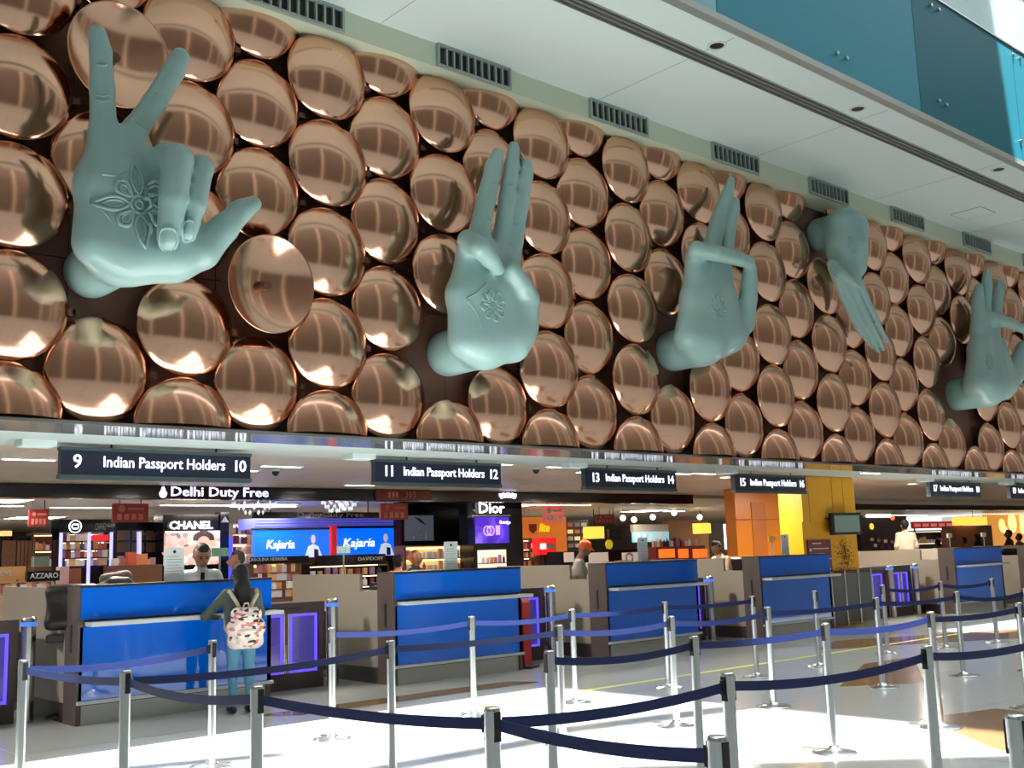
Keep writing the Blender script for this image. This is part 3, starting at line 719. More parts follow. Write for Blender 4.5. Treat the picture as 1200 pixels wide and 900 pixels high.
def belt_mesh(a, b, sag):
    a = Vector((*a, 0)); b = Vector((*b, 0)); d = (b-a).normalized(); n = Vector((-d.y, d.x, 0))
    L = (b-a).length; vs = []; N = 14
    for i in range(N+1):
        t = i/N; p = a+d*(.05+(L-.1)*t); z = .91-sag*4*t*(1-t)
        for s2, zz in ((1, .024), (1, -.024), (-1, -.024), (-1, .024)): vs.append(p+n*s2*.0015+Vector((0, 0, z+zz)))
    fs = [(i*4+k, i*4+(k+1) % 4, i*4+4+(k+1) % 4, i*4+4+k) for i in range(N) for k in range(4)]+[(0, 1, 2, 3), (N*4+3, N*4+2, N*4+1, N*4)]
    return MB().add(vs, fs).mesh('belt')
for ri, (row, rn) in enumerate(ROWS):
    for pi, (x, y) in enumerate(row):
        p = empty('queue_post', (x, y, 0), 0, 'silver belt queue post, %s from the left in the %s' % (ORD[pi+1], rn), 'queue post', 'belt queue posts')
        link('base', base_me, None, p); link('shaft', shaft_me, None, p); link('head', head_me, None, p)
        rz = 0
        for A, B in LINKS:
            if A == (ri, pi):
                q = ROWS[B[0]][0][B[1]]
                o = link('belt', belt_mesh((0, 0), (q[0]-x, q[1]-y), random.uniform(.012, .045)), M_belt, p)
                rz = math.atan2(q[1]-y, q[0]-x)+PI/2
            if B == (ri, pi):
                q = ROWS[A[0]][0][A[1]]; c = link('belt_clip', clip_me, None, p); c.rotation_euler = (0, 0, math.atan2(q[1]-y, q[0]-x)+PI/2)
        for k in (0, 2):
            c = link('belt_slot', slot_me, None, p); c.rotation_euler = (0, 0, rz+k*PI/2)
# ------------------------------------------------------------------ floor inlays
fl = bpy.data.objects['floor']
M_inl = mat('brown_stone_inlay', srgb(140, 108, 72), .15, noise=.06, nscale=12)
M_yline = mat('yellow_floor_tape', srgb(196, 200, 70), .4)
for poly in ([(8.4, 4.0), (9.45, 5.2), (10.4, 4.95), (10.2, 3.2), (9.2, 3.2)], [(11.0, 7.0), (11.8, 6.4), (14.3, 7.9), (13.2, 8.0)], [(6.0, 10.2), (9.4, 10.2), (9.2, 10.6), (5.6, 10.6)], [(14.5, 9.6), (18.4, 7.6), (20.5, 8.3), (16, 10.2)]):
    MB().add([(x, y, .0) for x, y in poly]+[(x, y, .002) for x, y in poly], [tuple(range(len(poly), 2*len(poly)))]+[(i, (i+1) % len(poly), len(poly)+(i+1) % len(poly), len(poly)+i) for i in range(len(poly))]).build('inlay', M_inl, fl)
box('queue_line', (7.5, 9.1, 0), (30, 9.19, .0025), M_yline, fl)
for k in range(13): box('joint', (-4+k*2.4, -6, 0), (-3.994+k*2.4, 11.4, .0012), mat('floor_joint_grey', srgb(140, 146, 144), .3), fl)
for k in range(7): box('joint', (-6, 0+k*1.7, 0), (30, .006+k*1.7, .0012), mat('floor_joint_grey', (0, 0, 0)), fl)
# ------------------------------------------------------------------ people (one blended body each, coloured by garment)
def skin_m(t): return mat('skin_%d' % t, [srgb(150, 106, 82), srgb(122, 82, 62), srgb(176, 130, 104)][t], .5)
def cloth(name, c): return mat('cloth_'+name, srgb(*c), .85, noise=.12, nscale=14)
M_hair = mat('black_hair', srgb(16, 13, 12), .75)
M_shoe = mat('black_shoe', srgb(20, 20, 22), .5)
def person(label, loc, rz, h, shirt, pants, skin=0, hair='short', arms=None, hairm=None, lean=0., headturn=0., headdown=0., seated=False, cap=None, vox=.019, sleeves=True, face=False, legs=True):
    k = h/1.70; q = -.38 if seated else 0.
    def T(p):       # lean about the hips
        x, y, z = p
        if z > .95: y, z = y+math.sin(lean)*(z-.95), .95+math.cos(lean)*(z-.95)
        return (x*k, y*k, (z+q)*k)
    hc = Vector((0, .01, 1.50))
    def Hd(p):      # head turn and nod about the neck
        v = Vector(p)-hc
        v = Matrix.Rotation(headdown, 3, 'X') @ v; v = Matrix.Rotation(headturn, 3, 'Z') @ v
        return T(tuple(v+hc))
    c = lambda a, b2, r0, r1, f=T: (f(a), f(b2), r0*k, r1*k)
    A = arms or [((-.25, -.02, 1.10), (-.23, .10, .86)), ((.25, -.02, 1.10), (.23, .10, .86))]
    torso = [c((-.07, 0, .93), (-.09, 0, 1.24), .115, .115), c((.07, 0, .93), (.09, 0, 1.24), .115, .115), c((-.14, -.01, 1.365), (.14, -.01, 1.365), .07, .07), c((-.08, .02, 1.24), (.08, .02, 1.24), .11, .11), c((0, -.01, 1.38), (0, 0, 1.44), .075, .06)]
    hands = []
    for s2, (el, ha) in zip((-1, 1), A):
        sh = (s2*.185, -.01, 1.365)
        torso.append(c(sh, el, .058, .045))
        w = Vector(el).lerp(Vector(ha), .86)
        (torso if sleeves else hands).append(c(el, tuple(w), .044, .034))
        d = (Vector(ha)-Vector(el)).normalized(); sd2 = d.orthogonal().normalized()
        hands.append(c(tuple(w), tuple(Vector(ha)+d*.02), .03, .034))
        for j in range(4):
            b0 = Vector(ha)+d*.04+sd2*(j-1.5)*.02; hands.append(c(tuple(b0), tuple(b0+d*(.06-.006*abs(j-1.4))), .0125, .011))
        hands.append(c(tuple(Vector(ha)+sd2*.03), tuple(Vector(ha)+sd2*.055+d*.035), .014, .012))
    head = [c((0, .0, 1.44), (0, .01, 1.52), .052, .05, Hd), c((0, .012, 1.60), (0, .0, 1.615), .088, .09, Hd), c((-.018, .045, 1.535), (.018, .045, 1.535), .05, .05, Hd), c((0, .08, 1.58), (0, .085, 1.56), .035, .035, Hd),
            c((0, .118, 1.585), (0, .128, 1.565), .012, .016, Hd), c((-.088, -.005, 1.585), (-.09, -.01, 1.565), .018, .014, Hd), c((.088, -.005, 1.585), (.09, -.01, 1.565), .018, .014, Hd)]
    hr = [c((0, -.03, 1.645), (0, .0, 1.668), .09, .07, Hd), c((0, -.04, 1.60), (0, -.035, 1.56), .08, .066, Hd), c((-.075, -.02, 1.63), (.075, -.02, 1.63), .03, .03, Hd)]
    if hair == 'long': hr += [c((0, -.04, 1.60), (0, -.09, 1.44), .088, .08, Hd), c((-.03, -.09, 1.46), (-.02, -.13, 1.24), .075, .05, T), c((.03, -.09, 1.46), (.03, -.13, 1.26), .07, .05, T)]
    if hair == 'bun': hr += [c((0, -.1, 1.62), (0, -.12, 1.60), .05, .05, Hd)]
    if cap: hr = [c((0, -.01, 1.645), (0, .02, 1.65), .098, .092, Hd), c((-.045, .10, 1.635), (-.05, .17, 1.62), .02, .012, Hd), c((.045, .10, 1.635), (.05, .17, 1.62), .02, .012, Hd), c((0, .1, 1.64), (0, .185, 1.62), .024, .014, Hd)]
    leg, shoe = [], []
    for s2 in (-1, 1):
        if seated:
            leg += [c((s2*.08, 0, .93), (s2*.12, .42, .90), .1, .07), c((s2*.12, .42, .90), (s2*.12, .42, .48), .065, .045)]
            shoe += [c((s2*.12, .40, .42), (s2*.12, .55, .415), .045, .035)]
        else:
            leg += [c((s2*.085, 0, .90), (s2*.095, .015, .49), .098, .062), c((s2*.095, .015, .49), (s2*.10, -.02, .1), .06, .045)]
            shoe += [c((s2*.10, -.05, .045), (s2*.105, .13, .038), .044, .036)]
    groups = [(torso, .05, 0), (head, .03, .02), (hr, .02, 0), (leg, .03, .03), (shoe, .02, .02), (hands, .012, .02)]
    ms = [shirt, skin_m(skin), hairm or (cap if cap else M_hair), pants, M_shoe]
    me = sdf_mesh('person', groups, vox*k, ms, .05, [0, 1, 2, 3, 4, 1])
    o = link('person', me, None, None, loc); o.rotation_euler = (0, 0, rz)
    md = o.modifiers.new('smooth', 'SMOOTH'); md.factor = .5; md.iterations = 2
    tag(o, label, 'person')
    if face:
        for s2 in (-1, 1):
            p = Vector(Hd((s2*.034, .098, 1.603)))
            e = MB().lathe([(.001, -.011), (.008, -.007), (.0115, 0), (.008, .007), (.001, .011)], 10, 'Z', p).build('eye', mat('dark_eye', (.012, .009, .008), .2), o)
            a, b2 = Vector(Hd((s2*.015, .104, 1.622))), Vector(Hd((s2*.055, .09, 1.625)))
            MB().cyl(a, b2, .006, .004, 6).build('eyebrow', M_hair, o)
        MB().cyl(Hd((-.024, .094, 1.535)), Hd((.024, .094, 1.535)), .006, n=6).build('mouth', mat('lip', srgb(120, 62, 56), .5), o)
    return o
def stand(px, Y, z=0): p = atY(px, 650, Y); return (p.x, Y, z)
# traveller with a patterned backpack leaning on the first booth
gl = person('person with long dark hair and grey-green jumper leaning on the first booth', (5.70, 10.92, 0), math.radians(-14), 1.55,
    cloth('grey_green_jumper', (72, 82, 78)), cloth('blue_denim', (92, 150, 180)), 1, 'long', [((-.40, .10, 1.12), (-.20, .33, 1.09)), ((.27, .14, 1.13), (.10, .36, 1.10))], lean=.10, headdown=-.12, vox=.015)
m = bpy.data.materials.new('pink_cream_patterned_canvas'); m.use_nodes = True; nt = m.node_tree; bs = nt.nodes['Principled BSDF']; bs.inputs['Roughness'].default_value = .8
tc = nt.nodes.new('ShaderNodeTexCoord'); mp = nt.nodes.new('ShaderNodeMapping'); mp.inputs['Scale'].default_value = (9, 9, 17)
vo = nt.nodes.new('ShaderNodeTexVoronoi'); vo.inputs['Scale'].default_value = 2.2; rp = nt.nodes.new('ShaderNodeValToRGB'); rp.color_ramp.interpolation = 'CONSTANT'
for pos, cc in ((0, (222, 206, 200)), (.38, (196, 120, 118)), (.52, (232, 222, 214)), (.72, (52, 42, 46)), (.8, (222, 200, 196)), (.92, (160, 70, 78))):
    el = rp.color_ramp.elements[0] if pos == 0 else rp.color_ramp.elements.new(pos); el.position = pos; el.color = (*srgb(*cc), 1)
nt.links.new(tc.outputs['Object'], mp.inputs['Vector']); nt.links.new(mp.outputs['Vector'], vo.inputs['Vector']); nt.links.new(vo.outputs['Color'], rp.inputs['Fac']); nt.links.new(rp.outputs['Color'], bs.inputs['Base Color'])
M_pack = m; M_strap = mat('beige_webbing', srgb(176, 170, 148), .8)
bp = empty('backpack', (0, 0, 0), 0, 'cream and pink patterned backpack with beige straps on the leaning traveller', 'backpack')
bp.location = Vector((5.70, 10.92, 0))+Matrix.Rotation(math.radians(-14), 3, 'Z') @ Vector((.0, -.2, .92)); bp.rotation_euler = (.1, 0, math.radians(-14))
def blob(name, prims, m, par, v=.012, k=.05):
    return link(name, sdf_mesh(name, [(prims, k, 0)], v, [m]), None, par)
blob('pack_body', [((-.11, 0, -.16), (.11, 0, -.16), .085, .085), ((-.12, -.01, -.02), (.12, -.01, -.02), .09, .09), ((-.09, 0, .12), (.09, 0, .12), .075, .075)], M_pack, bp)
blob('front_pocket', [((-.07, -.085, -.15), (.07, -.085, -.15), .045, .045), ((-.07, -.085, -.06), (.07, -.085, -.06), .045, .045)], M_pack, bp)
blob('flap', [((-.08, -.045, .1), (.08, -.045, .1), .055, .055), ((-.075, -.07, .03), (.075, -.07, .03), .04, .04)], M_pack, bp)
MB().tube([(-.03, .02, .19), (-.02, .0, .235), (.02, .0, .235), (.03, .02, .19)], .009).build('carry_loop', M_strap, bp)
for s2 in (-1, 1):
    st_ = MB()
    pts = [Vector((s2*.05, .05, .15)), Vector((s2*.09, .075, .24)), Vector((s2*.135, .10, .31)), Vector((s2*.145, .17, .35)), Vector((s2*.145, .27, .31)), Vector((s2*.15, .30, .13)), Vector((s2*.17, .2, -.05)), Vector((s2*.12, .05, -.17))]
    for a, b2 in zip(pts, pts[1:]): st_.cyl(a, b2, .021, n=8)
    st_.build('strap', M_strap, bp)
box('zip_line', (-.1, -.088, .0), (.1, -.083, .006), M_black, bp)
# officers and passengers further back
M_wshirt = cloth('white_shirt', (206, 208, 212)); M_dkt = cloth('dark_trousers', (44, 44, 52))
of = person('person with short dark hair, white shirt and dark tie looking down behind the first booth', stand(234, 12.15), math.radians(168), 1.80, M_wshirt, M_dkt, 0, 'short',
    [((-.27, .06, 1.12), (-.14, .34, 1.12)), ((.27, .06, 1.12), (.14, .34, 1.12))], lean=.1, headdown=-.45, face=True)
tie = MB().prism([(-.02, 1.40), (.02, 1.40), (.03, 1.12), (0, 1.08), (-.03, 1.12)], .132, .145).build('necktie', mat('dark_tie', srgb(26, 28, 44), .6), of)
tie.scale = (1.06, 1.06, 1.06); tie.location = (0, .005, 0)
person('person with dark hair and black top standing beside the white-shirted officer', stand(277, 14.2), math.radians(60), 1.72, cloth('black_top', (26, 24, 28)), M_dkt, 1, 'short', headturn=.3)
person('person in a pink shirt with dark hair behind the second booth', stand(467, 15.6), math.radians(-70), 1.60, cloth('pink_shirt', (196, 130, 110)), M_dkt, 0, 'short')
person('person in a dark jacket and ochre turban behind the second booth', stand(487, 15.0), math.radians(-150), 1.66, cloth('dark_jacket', (44, 36, 34)), M_dkt, 1, cap=None, hairm=cloth('ochre_turban', (170, 100, 50)), hair='bun')
person('person in an orange cap and grey jacket bending forward at the third booth', stand(674, 12.6), math.radians(-128), 1.74, cloth('grey_jacket', (132, 126, 118)), M_dkt, 1, cap=cloth('orange_cap', (214, 84, 34)),
    arms=[((-.27, .02, 1.10), (-.20, .26, .98)), ((.26, .06, 1.10), (.16, .34, 1.04))], lean=.16, headdown=-.35, face=True)
person('person in a pale shirt leaning over the side of the fourth booth', stand(850, 12.75), math.radians(80), 1.70, cloth('pale_pink_shirt', (196, 164, 140)), cloth('khaki_trousers', (150, 132, 110)), 1, 'short',
    arms=[((-.26, .2, 1.12), (-.22, .42, 1.2)), ((.26, .2, 1.14), (.2, .42, 1.16))], lean=.3, headdown=-.2)
pf = empty('officer_platform', (stand(1063, 13.9)[0], 13.9, 0), 0, 'low raised staff platform behind the fifth booth', 'platform'); box('deck', (-.6, -.5, 0), (.6, .5, .32), M_brown, pf)
person('person in a cream shirt seen from behind, standing tall left of the fifth booth', (*stand(1063, 13.9)[:2], .32), math.radians(-40), 1.76, cloth('cream_shirt', (200, 180, 156)), M_dkt, 0, 'short')
for i, (px, Y, hh, cs, lab, rz) in enumerate(((1131, 18, 1.62, (176, 96, 70), 'person with dark hair in a rust top, seated row left of the fifth booth front', 0),
    (1146, 17.4, 1.70, (40, 34, 34), 'person with long dark hair right of the rust-topped person', 10), (1100, 17.5, 1.58, (60, 50, 46), 'person in dark clothes just right of the cream-shirted person', -30),
    (1184, 15.5, 1.80, (60, 52, 50), 'person in a dark top beside the last booth', 40), (1196, 16.5, 1.68, (120, 110, 100), 'person in a grey top cut by the right frame edge', 0),
    (811, 24, 1.66, (40, 40, 46), 'small distant person in dark clothes right of the cyan screen', 20), (772, 22, 1.60, (190, 90, 50), 'distant person in an orange top below the cyan screen', 0),
    (787, 21, 1.58, (206, 110, 50), 'distant person in a bright orange top right of the cyan screen', 60), (779, 23, 1.62, (50, 46, 60), 'distant person in dark blue between two orange-topped people', 0),
    (797, 22.5, 1.5, (170, 60, 40), 'distant person in a red-brown top near the food counters', 90))):
    person(lab, stand(px, Y), math.radians(rz), hh, cloth('crowd_%d' % i, cs), M_dkt, i % 2, 'long' if 'long' in lab else 'short', vox=.026)
# ------------------------------------------------------------------ duty-free shops behind
M_shopceil = mat('white_shop_ceiling', srgb(222, 214, 204), .5)
M_shopwall = mat('brown_shop_wall', srgb(96, 66, 48), .5, noise=.15, nscale=1.5)
M_strip = mat('cool_white_light_strip', (1, .97, .92), .5, emit=6)
M_warm = mat('warm_shelf_light', (1, .78, .45), .5, emit=2.2)
M_gloss = mat('gloss_black', (.008, .008, .01), .12)
M_maroon = mat('dark_red_sign', srgb(112, 34, 30), .4, emit=.12, ecol=srgb(150, 50, 40))
M_white_e = mat('lit_white_letters', (1, 1, 1), .5, emit=2.4)
M_violet_e = mat('lit_violet_letters', (.72, .66, 1), .5, emit=1.8)
M_blue_e = mat('blue_advert_screen', srgb(0, 90, 210), .3, emit=1.0, ecol=srgb(0, 92, 222))
M_grey_txt = mat('grey_letters', srgb(150, 146, 144), .5)
struct(box('wall_shop', (-10, 40, 0), (72, 40.3, CZ), M_shopwall))
BDY = 17.7
bd = struct(box('trim_5', (-10, BDY, 2.68), (21.8, BDY+.25, CZ), M_gloss))
bd2 = struct(box('trim_6', (27.5, BDY+2, 2.66), (60, BDY+2.25, CZ), M_gloss))
sc_ = struct(box('ceiling_shop', (-10, BDY+.25, 2.84), (60, 40, CZ+.02), M_shopceil))
def dt(txt, x0, x1, yb, Y, size_px, m, par=None, **kw):
    """lettering standing on picture line yb between x0 and x1 at distance Y"""
    a = atY(x0, yb, Y); b2 = atY(x1, yb, Y); h = a.z-atY(x0, yb+size_px, Y).z
    o = text(txt, a.x, a.z, Y-.012, h/.7, m, None, width=b2.x-a.x, **kw)
    for q in (o if isinstance(o, list) else [o]):
        if par is not None: q.parent = par; q.location = q.location-par.location
    return o
s = empty('shop_sign', atY(250, 578, BDY), 0, 'violet lit sign reading Delhi Duty Free on the black fascia', 'sign')
dt('Delhi Duty Free', 199, 313, 581, BDY, 11, M_violet_e, s, bold=.01)
c0 = atY(191, 577, BDY)-s.location
MB().prism([(c0.x+.07*math.sin(t)*(1 if math.cos(t) < .2 else .6), c0.z+.085*math.cos(t)*(1.3 if math.cos(t) > 0 else 1)-.01) for t in [2*PI*k/16 for k in range(16)]], -.012, 0).build('drop_logo', M_violet_e, s)
s = empty('shop_sign', atY(390, 604, 20.5), 0, 'dim grey second Delhi Duty Free sign above the blue screens', 'sign')
a = atY(298, 604, 20.5)-s.location; b = atY(450, 604, 20.5)-s.location
box('sign_band', (a.x, 0, -.06), (b.x, .1, .07), M_gloss, s); dt('Delhi Duty Free', 347, 425, 606, 20.5, 6, M_grey_txt, s)
for xx in (a.x+.4, b.x-.4): MB().cyl((xx, .05, .07), (xx, .05, 2.845-s.location.z), .015, n=8).build('rod', M_dark, s)
def sign_board(x0, y0, x1, y1, Y, label, m=M_maroon, lines=1, lit=None):
    a = atY(x0, (y0+y1)/2, Y); b2 = atY(x1, (y0+y1)/2, Y); z1 = atY((x0+x1)/2, y0, Y).z; z0 = atY((x0+x1)/2, y1, Y).z
    e = empty('hanging_board', ((a.x+b2.x)/2, Y, z0), 0, label, 'sign'); w = (b2.x-a.x)/2; h = z1-z0
    box('board', (-w, 0, 0), (w, .06, h), m, e)
    for sx in (-.6, .6): MB().cyl((sx*w, .03, h), (sx*w, .03, max(h+.02, 2.85-z0)), .01, n=6).build('rod', M_dark, e)
    tm = lit or mat('pale_pink_board_print', srgb(190, 110, 96), .5)
    for k in range(4): box('print_bar', (-w*.75+k*w*.4, -.004, h*.12), (-w*.5+k*w*.4, 0, h*.45), tm, e)
    MB().cyl((-w*.5, -.004, h*.72), (-w*.5, 0, h*.72), min(w, h)*.2, n=14).build('print_dot', tm, e)
    box('print_bar', (-w*.15, -.004, h*.66), (w*.75, 0, h*.78), tm, e)
    return e
sign_board(34, 597, 57, 617, 21, 'small dark red hanging board left of the round perfume logo')
sign_board(132, 590, 174, 612, 20, 'large dark red hanging board below the left of the duty free sign')
sign_board(446, 590, 478, 609, 19.5, 'dark red hanging board just right of the second blue screen')
sign_board(638, 593, 661, 612, 20, 'pink lit hanging board right of the black pillar', mat('pink_lit_board', srgb(206, 96, 84), .5, emit=.5), lit=M_white)
sign_board(699, 603, 720, 613, 22, 'small dark red hanging board above the yellow lamp')
s = empty('gate_number_sign', atY(472, 580, BDY-.05), 0, 'brown-red fascia sign numbered 305 above the second booth', 'sign')
a = atY(441, 579, BDY-.05)-s.location; b = atY(505, 579, BDY-.05)-s.location
box('board', (a.x, 0, -.1), (b.x, .05, .12), mat('brown_red_fascia', srgb(92, 34, 26), .4), s); dt('305', 474, 487, 583, BDY-.05, 7, mat('pale_pink_board_print', (0, 0, 0)), s); 
for k in range(3): box('print_bar', (a.x+.28+k*.09, -.004, -.05), (a.x+.34+k*.09, 0, .06), mat('pale_pink_board_print', (0, 0, 0)), s)
# ceiling strips of the shop
for i, (xa, xb, y, Y) in enumerate(((0, 26, 591, 21), (190, 300, 590, 22), (60, 130, 593, 24), (300, 345, 592, 21), (478, 520, 593, 20), (600, 690, 590, 21.5), (1045, 1085, 603, 24), (780, 800, 598, 26), (1150, 1200, 603, 26))):
    a = atZ(xa, y, 2.84); L = min(6, abs(atY(xb, y, a.y).x-a.x))
    t = empty('ceiling_strip_light', (a.x+L/2, a.y, 2.84), 0, 'bright strip light in the shop ceiling, %s from the left' % ORD[i+1], 'light', 'shop strip lights')
    box('tray', (-L/2-.05, -.14, -.03), (L/2+.05, .14, 0), M_shopceil, t); box('tube', (-L/2, -.09, -.04), (L/2, .09, -.03), M_strip, t)
for i, (xx, yy, pw, cc) in enumerate(((6, 21, 60, (1, .9, .8)), (12, 22, 70, (1, .88, .78)), (19, 22, 75, (1, .75, .5)), (27, 24, 80, (1, .74, .48)), (38, 25, 110, (1, .7, .42)), (9, 28, 70, (1, .85, .7)), (20, 30, 90, (1, .75, .5)))):  # square lamps added for general light in the shops
    t = empty('ceiling_fill_panel', (xx, yy, 2.84), 0, 'added square fill light in the shop ceiling, %s of the row' % ORD[i+1], 'light', 'shop fill lights')
    box('frame', (-.62, -.62, -.03), (.62, .62, 0), M_shopceil, t); box('diffuser', (-.55, -.55, -.034), (.55, .55, -.03), M_strip, t)
    l = area('shop_fill', (0, 0, -.06), (0, 0, 0), 1.1, 1.1, pw, cc); l.parent = t
# ---- fittings, left to right
def fit(name, x0, y0, x1, y1, Y, depth, m, label, cat, group=None, stand_=False, part='panel'):
    a = atY(x0, (y0+y1)/2, Y); b2 = atY(x1, (y0+y1)/2, Y); z1 = atY((x0+x1)/2, y0, Y).z; z0 = 0 if stand_ else atY((x0+x1)/2, y1, Y).z
    e = empty(name, ((a.x+b2.x)/2, Y, z0), 0, label, cat, group); e['w'] = (b2.x-a.x)/2; e['h'] = z1-z0
    box(part, (-e['w'], 0, 0), (e['w'], depth, z1-z0), m, e); return e
def lp(e, x, y, Y): return atY(x, y, Y)-e.location
random.seed(11)
PAL = [srgb(*c) for c in ((226, 176, 130), (214, 210, 214), (190, 96, 70), (120, 40, 40), (236, 220, 190), (60, 56, 70), (170, 120, 150), (206, 150, 90), (240, 240, 240))]
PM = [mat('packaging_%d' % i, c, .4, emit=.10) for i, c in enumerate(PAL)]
prod_me = []
for i in range(9):
    if i % 3 == 2:
        mm = MB().cyl((0, 0, 0), (0, 0, .11), .04, n=10).cyl((0, 0, .11), (0, 0, .15), .016, n=8).mesh('bottle')
    else: mm = MB().box((-.045, -.03, 0), (.045, .03, [.16, .12, .2][i % 3])).box((-.03, -.031, .04), (.03, -.03, .09)).mesh('carton')
    mm.materials.append(PM[i]); prod_me.append(mm)
def products(x0, x1, z, Y, n, label, group, scale=1.):
    for k in range(n):
        i = random.randrange(9); o = link('perfume_bottle' if i % 3 == 2 else 'perfume_carton', prod_me[i], None, None, (x0+(x1-x0)*(k+.5)/n, Y, z)); o.scale = (scale*random.uniform(.9, 1.3),)*2+(scale*random.uniform(.8, 1.4),)
        tag(o, label, 'product', group)
def shelf_unit(x0, y0, x1, y1, Y, label, nshelf, nprod, back, edge, group, plabel, head=None, depth=.4, lit=True, scale=1.):
    """an open display: back board, posts, shelves, products standing on them"""
    a = atY(x0, (y0+y1)/2, Y); b2 = atY(x1, (y0+y1)/2, Y); z1 = atY((x0+x1)/2, y0, Y).z; zb = atY((x0+x1)/2, y1, Y).z
    e = empty('display_unit', ((a.x+b2.x)/2, Y, 0), 0, label, 'display'); w = (b2.x-a.x)/2
    box('back_board', (-w, depth-.03, 0), (w, depth, z1), back, e); box('cabinet', (-w, 0, 0), (w, depth-.03, max(.05, zb-.03)), edge, e)
    for sx in (-1, 1): box('upright', (sx*w-.025, 0, 0), (sx*w+.025, depth, z1), edge, e)
    for k in range(nshelf):
        z = zb+(z1-zb)*k/nshelf
        box('shelf', (-w, 0, z-.02), (w, depth-.03, z), edge, e)
        if lit: box('shelf_light', (-w+.03, depth-.06, z+(z1-zb)/nshelf-.05), (w-.03, depth-.035, z+(z1-zb)/nshelf-.03), M_warm, e)
        products(e.location.x-w+.06, e.location.x+w-.06, z, Y+.12, nprod, plabel, group, scale)
    box('top', (-w, 0, z1), (w, depth, z1+.03), edge, e)
    return e
M_wood = mat('walnut_shop_joinery', srgb(110, 70, 46), .4, noise=.2, nscale=4)
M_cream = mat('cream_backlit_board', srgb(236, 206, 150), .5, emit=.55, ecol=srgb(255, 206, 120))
for i, (xa, xb) in enumerate(((-4, 12), (14, 36))):
    e = fit('slatted_rack', xa, 628, xb, 664, 24, .3, M_gloss, ['black slatted rack at the far left frame edge', 'black slatted rack, second from the left edge'][i], 'rack', None, True)
    for k in range(5): box('slat', (-e['w']+.1+k*e['w']*.4, -.02, .3), (-e['w']+.16+k*e['w']*.4, 0, e['h']-.1), M_wood, e)
fit('wall_lamp', 0, 622, 14, 628, 23.9, .2, M_cream, 'yellow glowing lamp strip at the far left frame edge', 'lamp')
shelf_unit(38, 625, 68, 664, 24.5, 'brown joinery bay with orange packages left of the perfume cabinet', 2, 5, M_wood, M_wood, 'packages in the brown bay', 'small orange or tan package in the brown joinery bay')
e = shelf_unit(70, 624, 131, 663, 23, 'black perfume cabinet with purple-lit posts under the round logo', 4, 10, mat('blue_violet_backlight', srgb(50, 46, 110), .4, emit=.25), M_gloss, 'perfumes in the black cabinet', 'small perfume on the shelves of the purple-lit cabinet')
box('header', (-e.location.x+atY(68, 617, 23).x, -.1, atY(100, 624, 23).z), (-e.location.x+atY(133, 617, 23).x, .4, atY(100, 609, 23).z), M_gloss, e)
for px in (71, 104, 130): q = lp(e, px, 640, 23); box('lit_post', (q.x-.03, -.03, .9), (q.x+.03, .0, atY(100, 624, 23).z), mat('lit_lilac_post', srgb(170, 170, 255), .4, emit=1.1), e)
box('red_display', (lp(e, 108, 630, 23).x, -.02, lp(e, 108, 634, 23).z), (lp(e, 127, 630, 23).x, .02, lp(e, 108, 627, 23).z), mat('lit_red_display', srgb(210, 30, 40), .4, emit=.7), e)
dt('CHANEL', 111, 124, 621, 22.9, 8, M_grey_txt, e)
q = lp(e, 88, 617, 22.9); MB().lathe([(.115, .0), (.13, .0), (.13, .02), (.115, .02)], 24, 'Y', (q.x, -.1, q.z)).build('logo_ring', M_white_e, e)
for sx in (-1, 1): 
    mb = MB()
    pts = [(q.x+sx*.022+sx*.045*math.cos(t), -.12, q.z+.05*math.sin(t)) for t in [PI+.7+(2*PI-1.4)*k/10 for k in range(11)]] if sx > 0 else [(q.x-.022-.045*math.cos(t), -.12, q.z+.05*math.sin(t)) for t in [PI+.7+(2*PI-1.4)*k/10 for k in range(11)]]
    mb.tube(pts, .011, 6).build('logo_letter', M_white_e, e)
# near gondola with AZZARO header
e = shelf_unit(-6, 683, 62, 694, 19, 'low perfume gondola with black lettered header at the left', 1, 16, M_wood, mat('pale_gondola', srgb(206, 170, 140), .5), 'perfumes on the left gondola', 'small perfume box on the gondola below the black lettered header', lit=False)
hb = fit('header_board', 32, 669, 70, 681, 18.95, .12, M_gloss, 'black header board with white AZZARO lettering', 'sign'); dt('AZZARO', 35, 68, 678, 18.9, 6, M_white, hb, bold=.02)
hb = fit('header_board', -4, 664, 30, 683, 19.3, .12, mat('tan_header', srgb(206, 156, 96), .5, emit=.15), 'tan header board with pale lettering at the left frame edge', 'sign'); dt('LOEWE', -8, 12, 675, 19.25, 6, M_white, hb, bold=.02)
for i, (x0, y0, x1, y1, c, lab) in enumerate(((69, 664, 81, 688, (214, 170, 168), 'tall pale pink gift box beside the black header'), (82, 666, 95, 686, (150, 76, 52), 'rust-coloured gift box right of the pale pink one'), (40, 652, 58, 664, (120, 136, 126), 'grey-green tin standing above the black header'),
    (150, 647, 160, 663, (200, 90, 60), 'orange gift box near the lilac post'), (160, 649, 173, 662, (214, 130, 90), 'light orange gift box right of the lilac post'))):
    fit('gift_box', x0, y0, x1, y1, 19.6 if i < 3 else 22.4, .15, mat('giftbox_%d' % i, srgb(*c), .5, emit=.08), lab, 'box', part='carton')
t = fit('display_table', 66, 688, 98, 700, 19.55, .3, M_wood, 'low walnut stand under the pale pink gift box', 'table', None, True)
t = fit('display_table', 40, 664, 60, 700, 19.55, .3, M_wood, 'walnut display plinth behind the black header', 'table', None, True)
t = fit('display_table', 134, 662, 190, 700, 22.3, .6, M_wood, 'walnut display table right of the black perfume cabinet', 'table', None, True)
products(t.location.x-t['w']*.9, t.location.x+t['w']*.9, t['h'], 22.6, 12, 'small perfume on the walnut display table', 'perfumes on the walnut table')
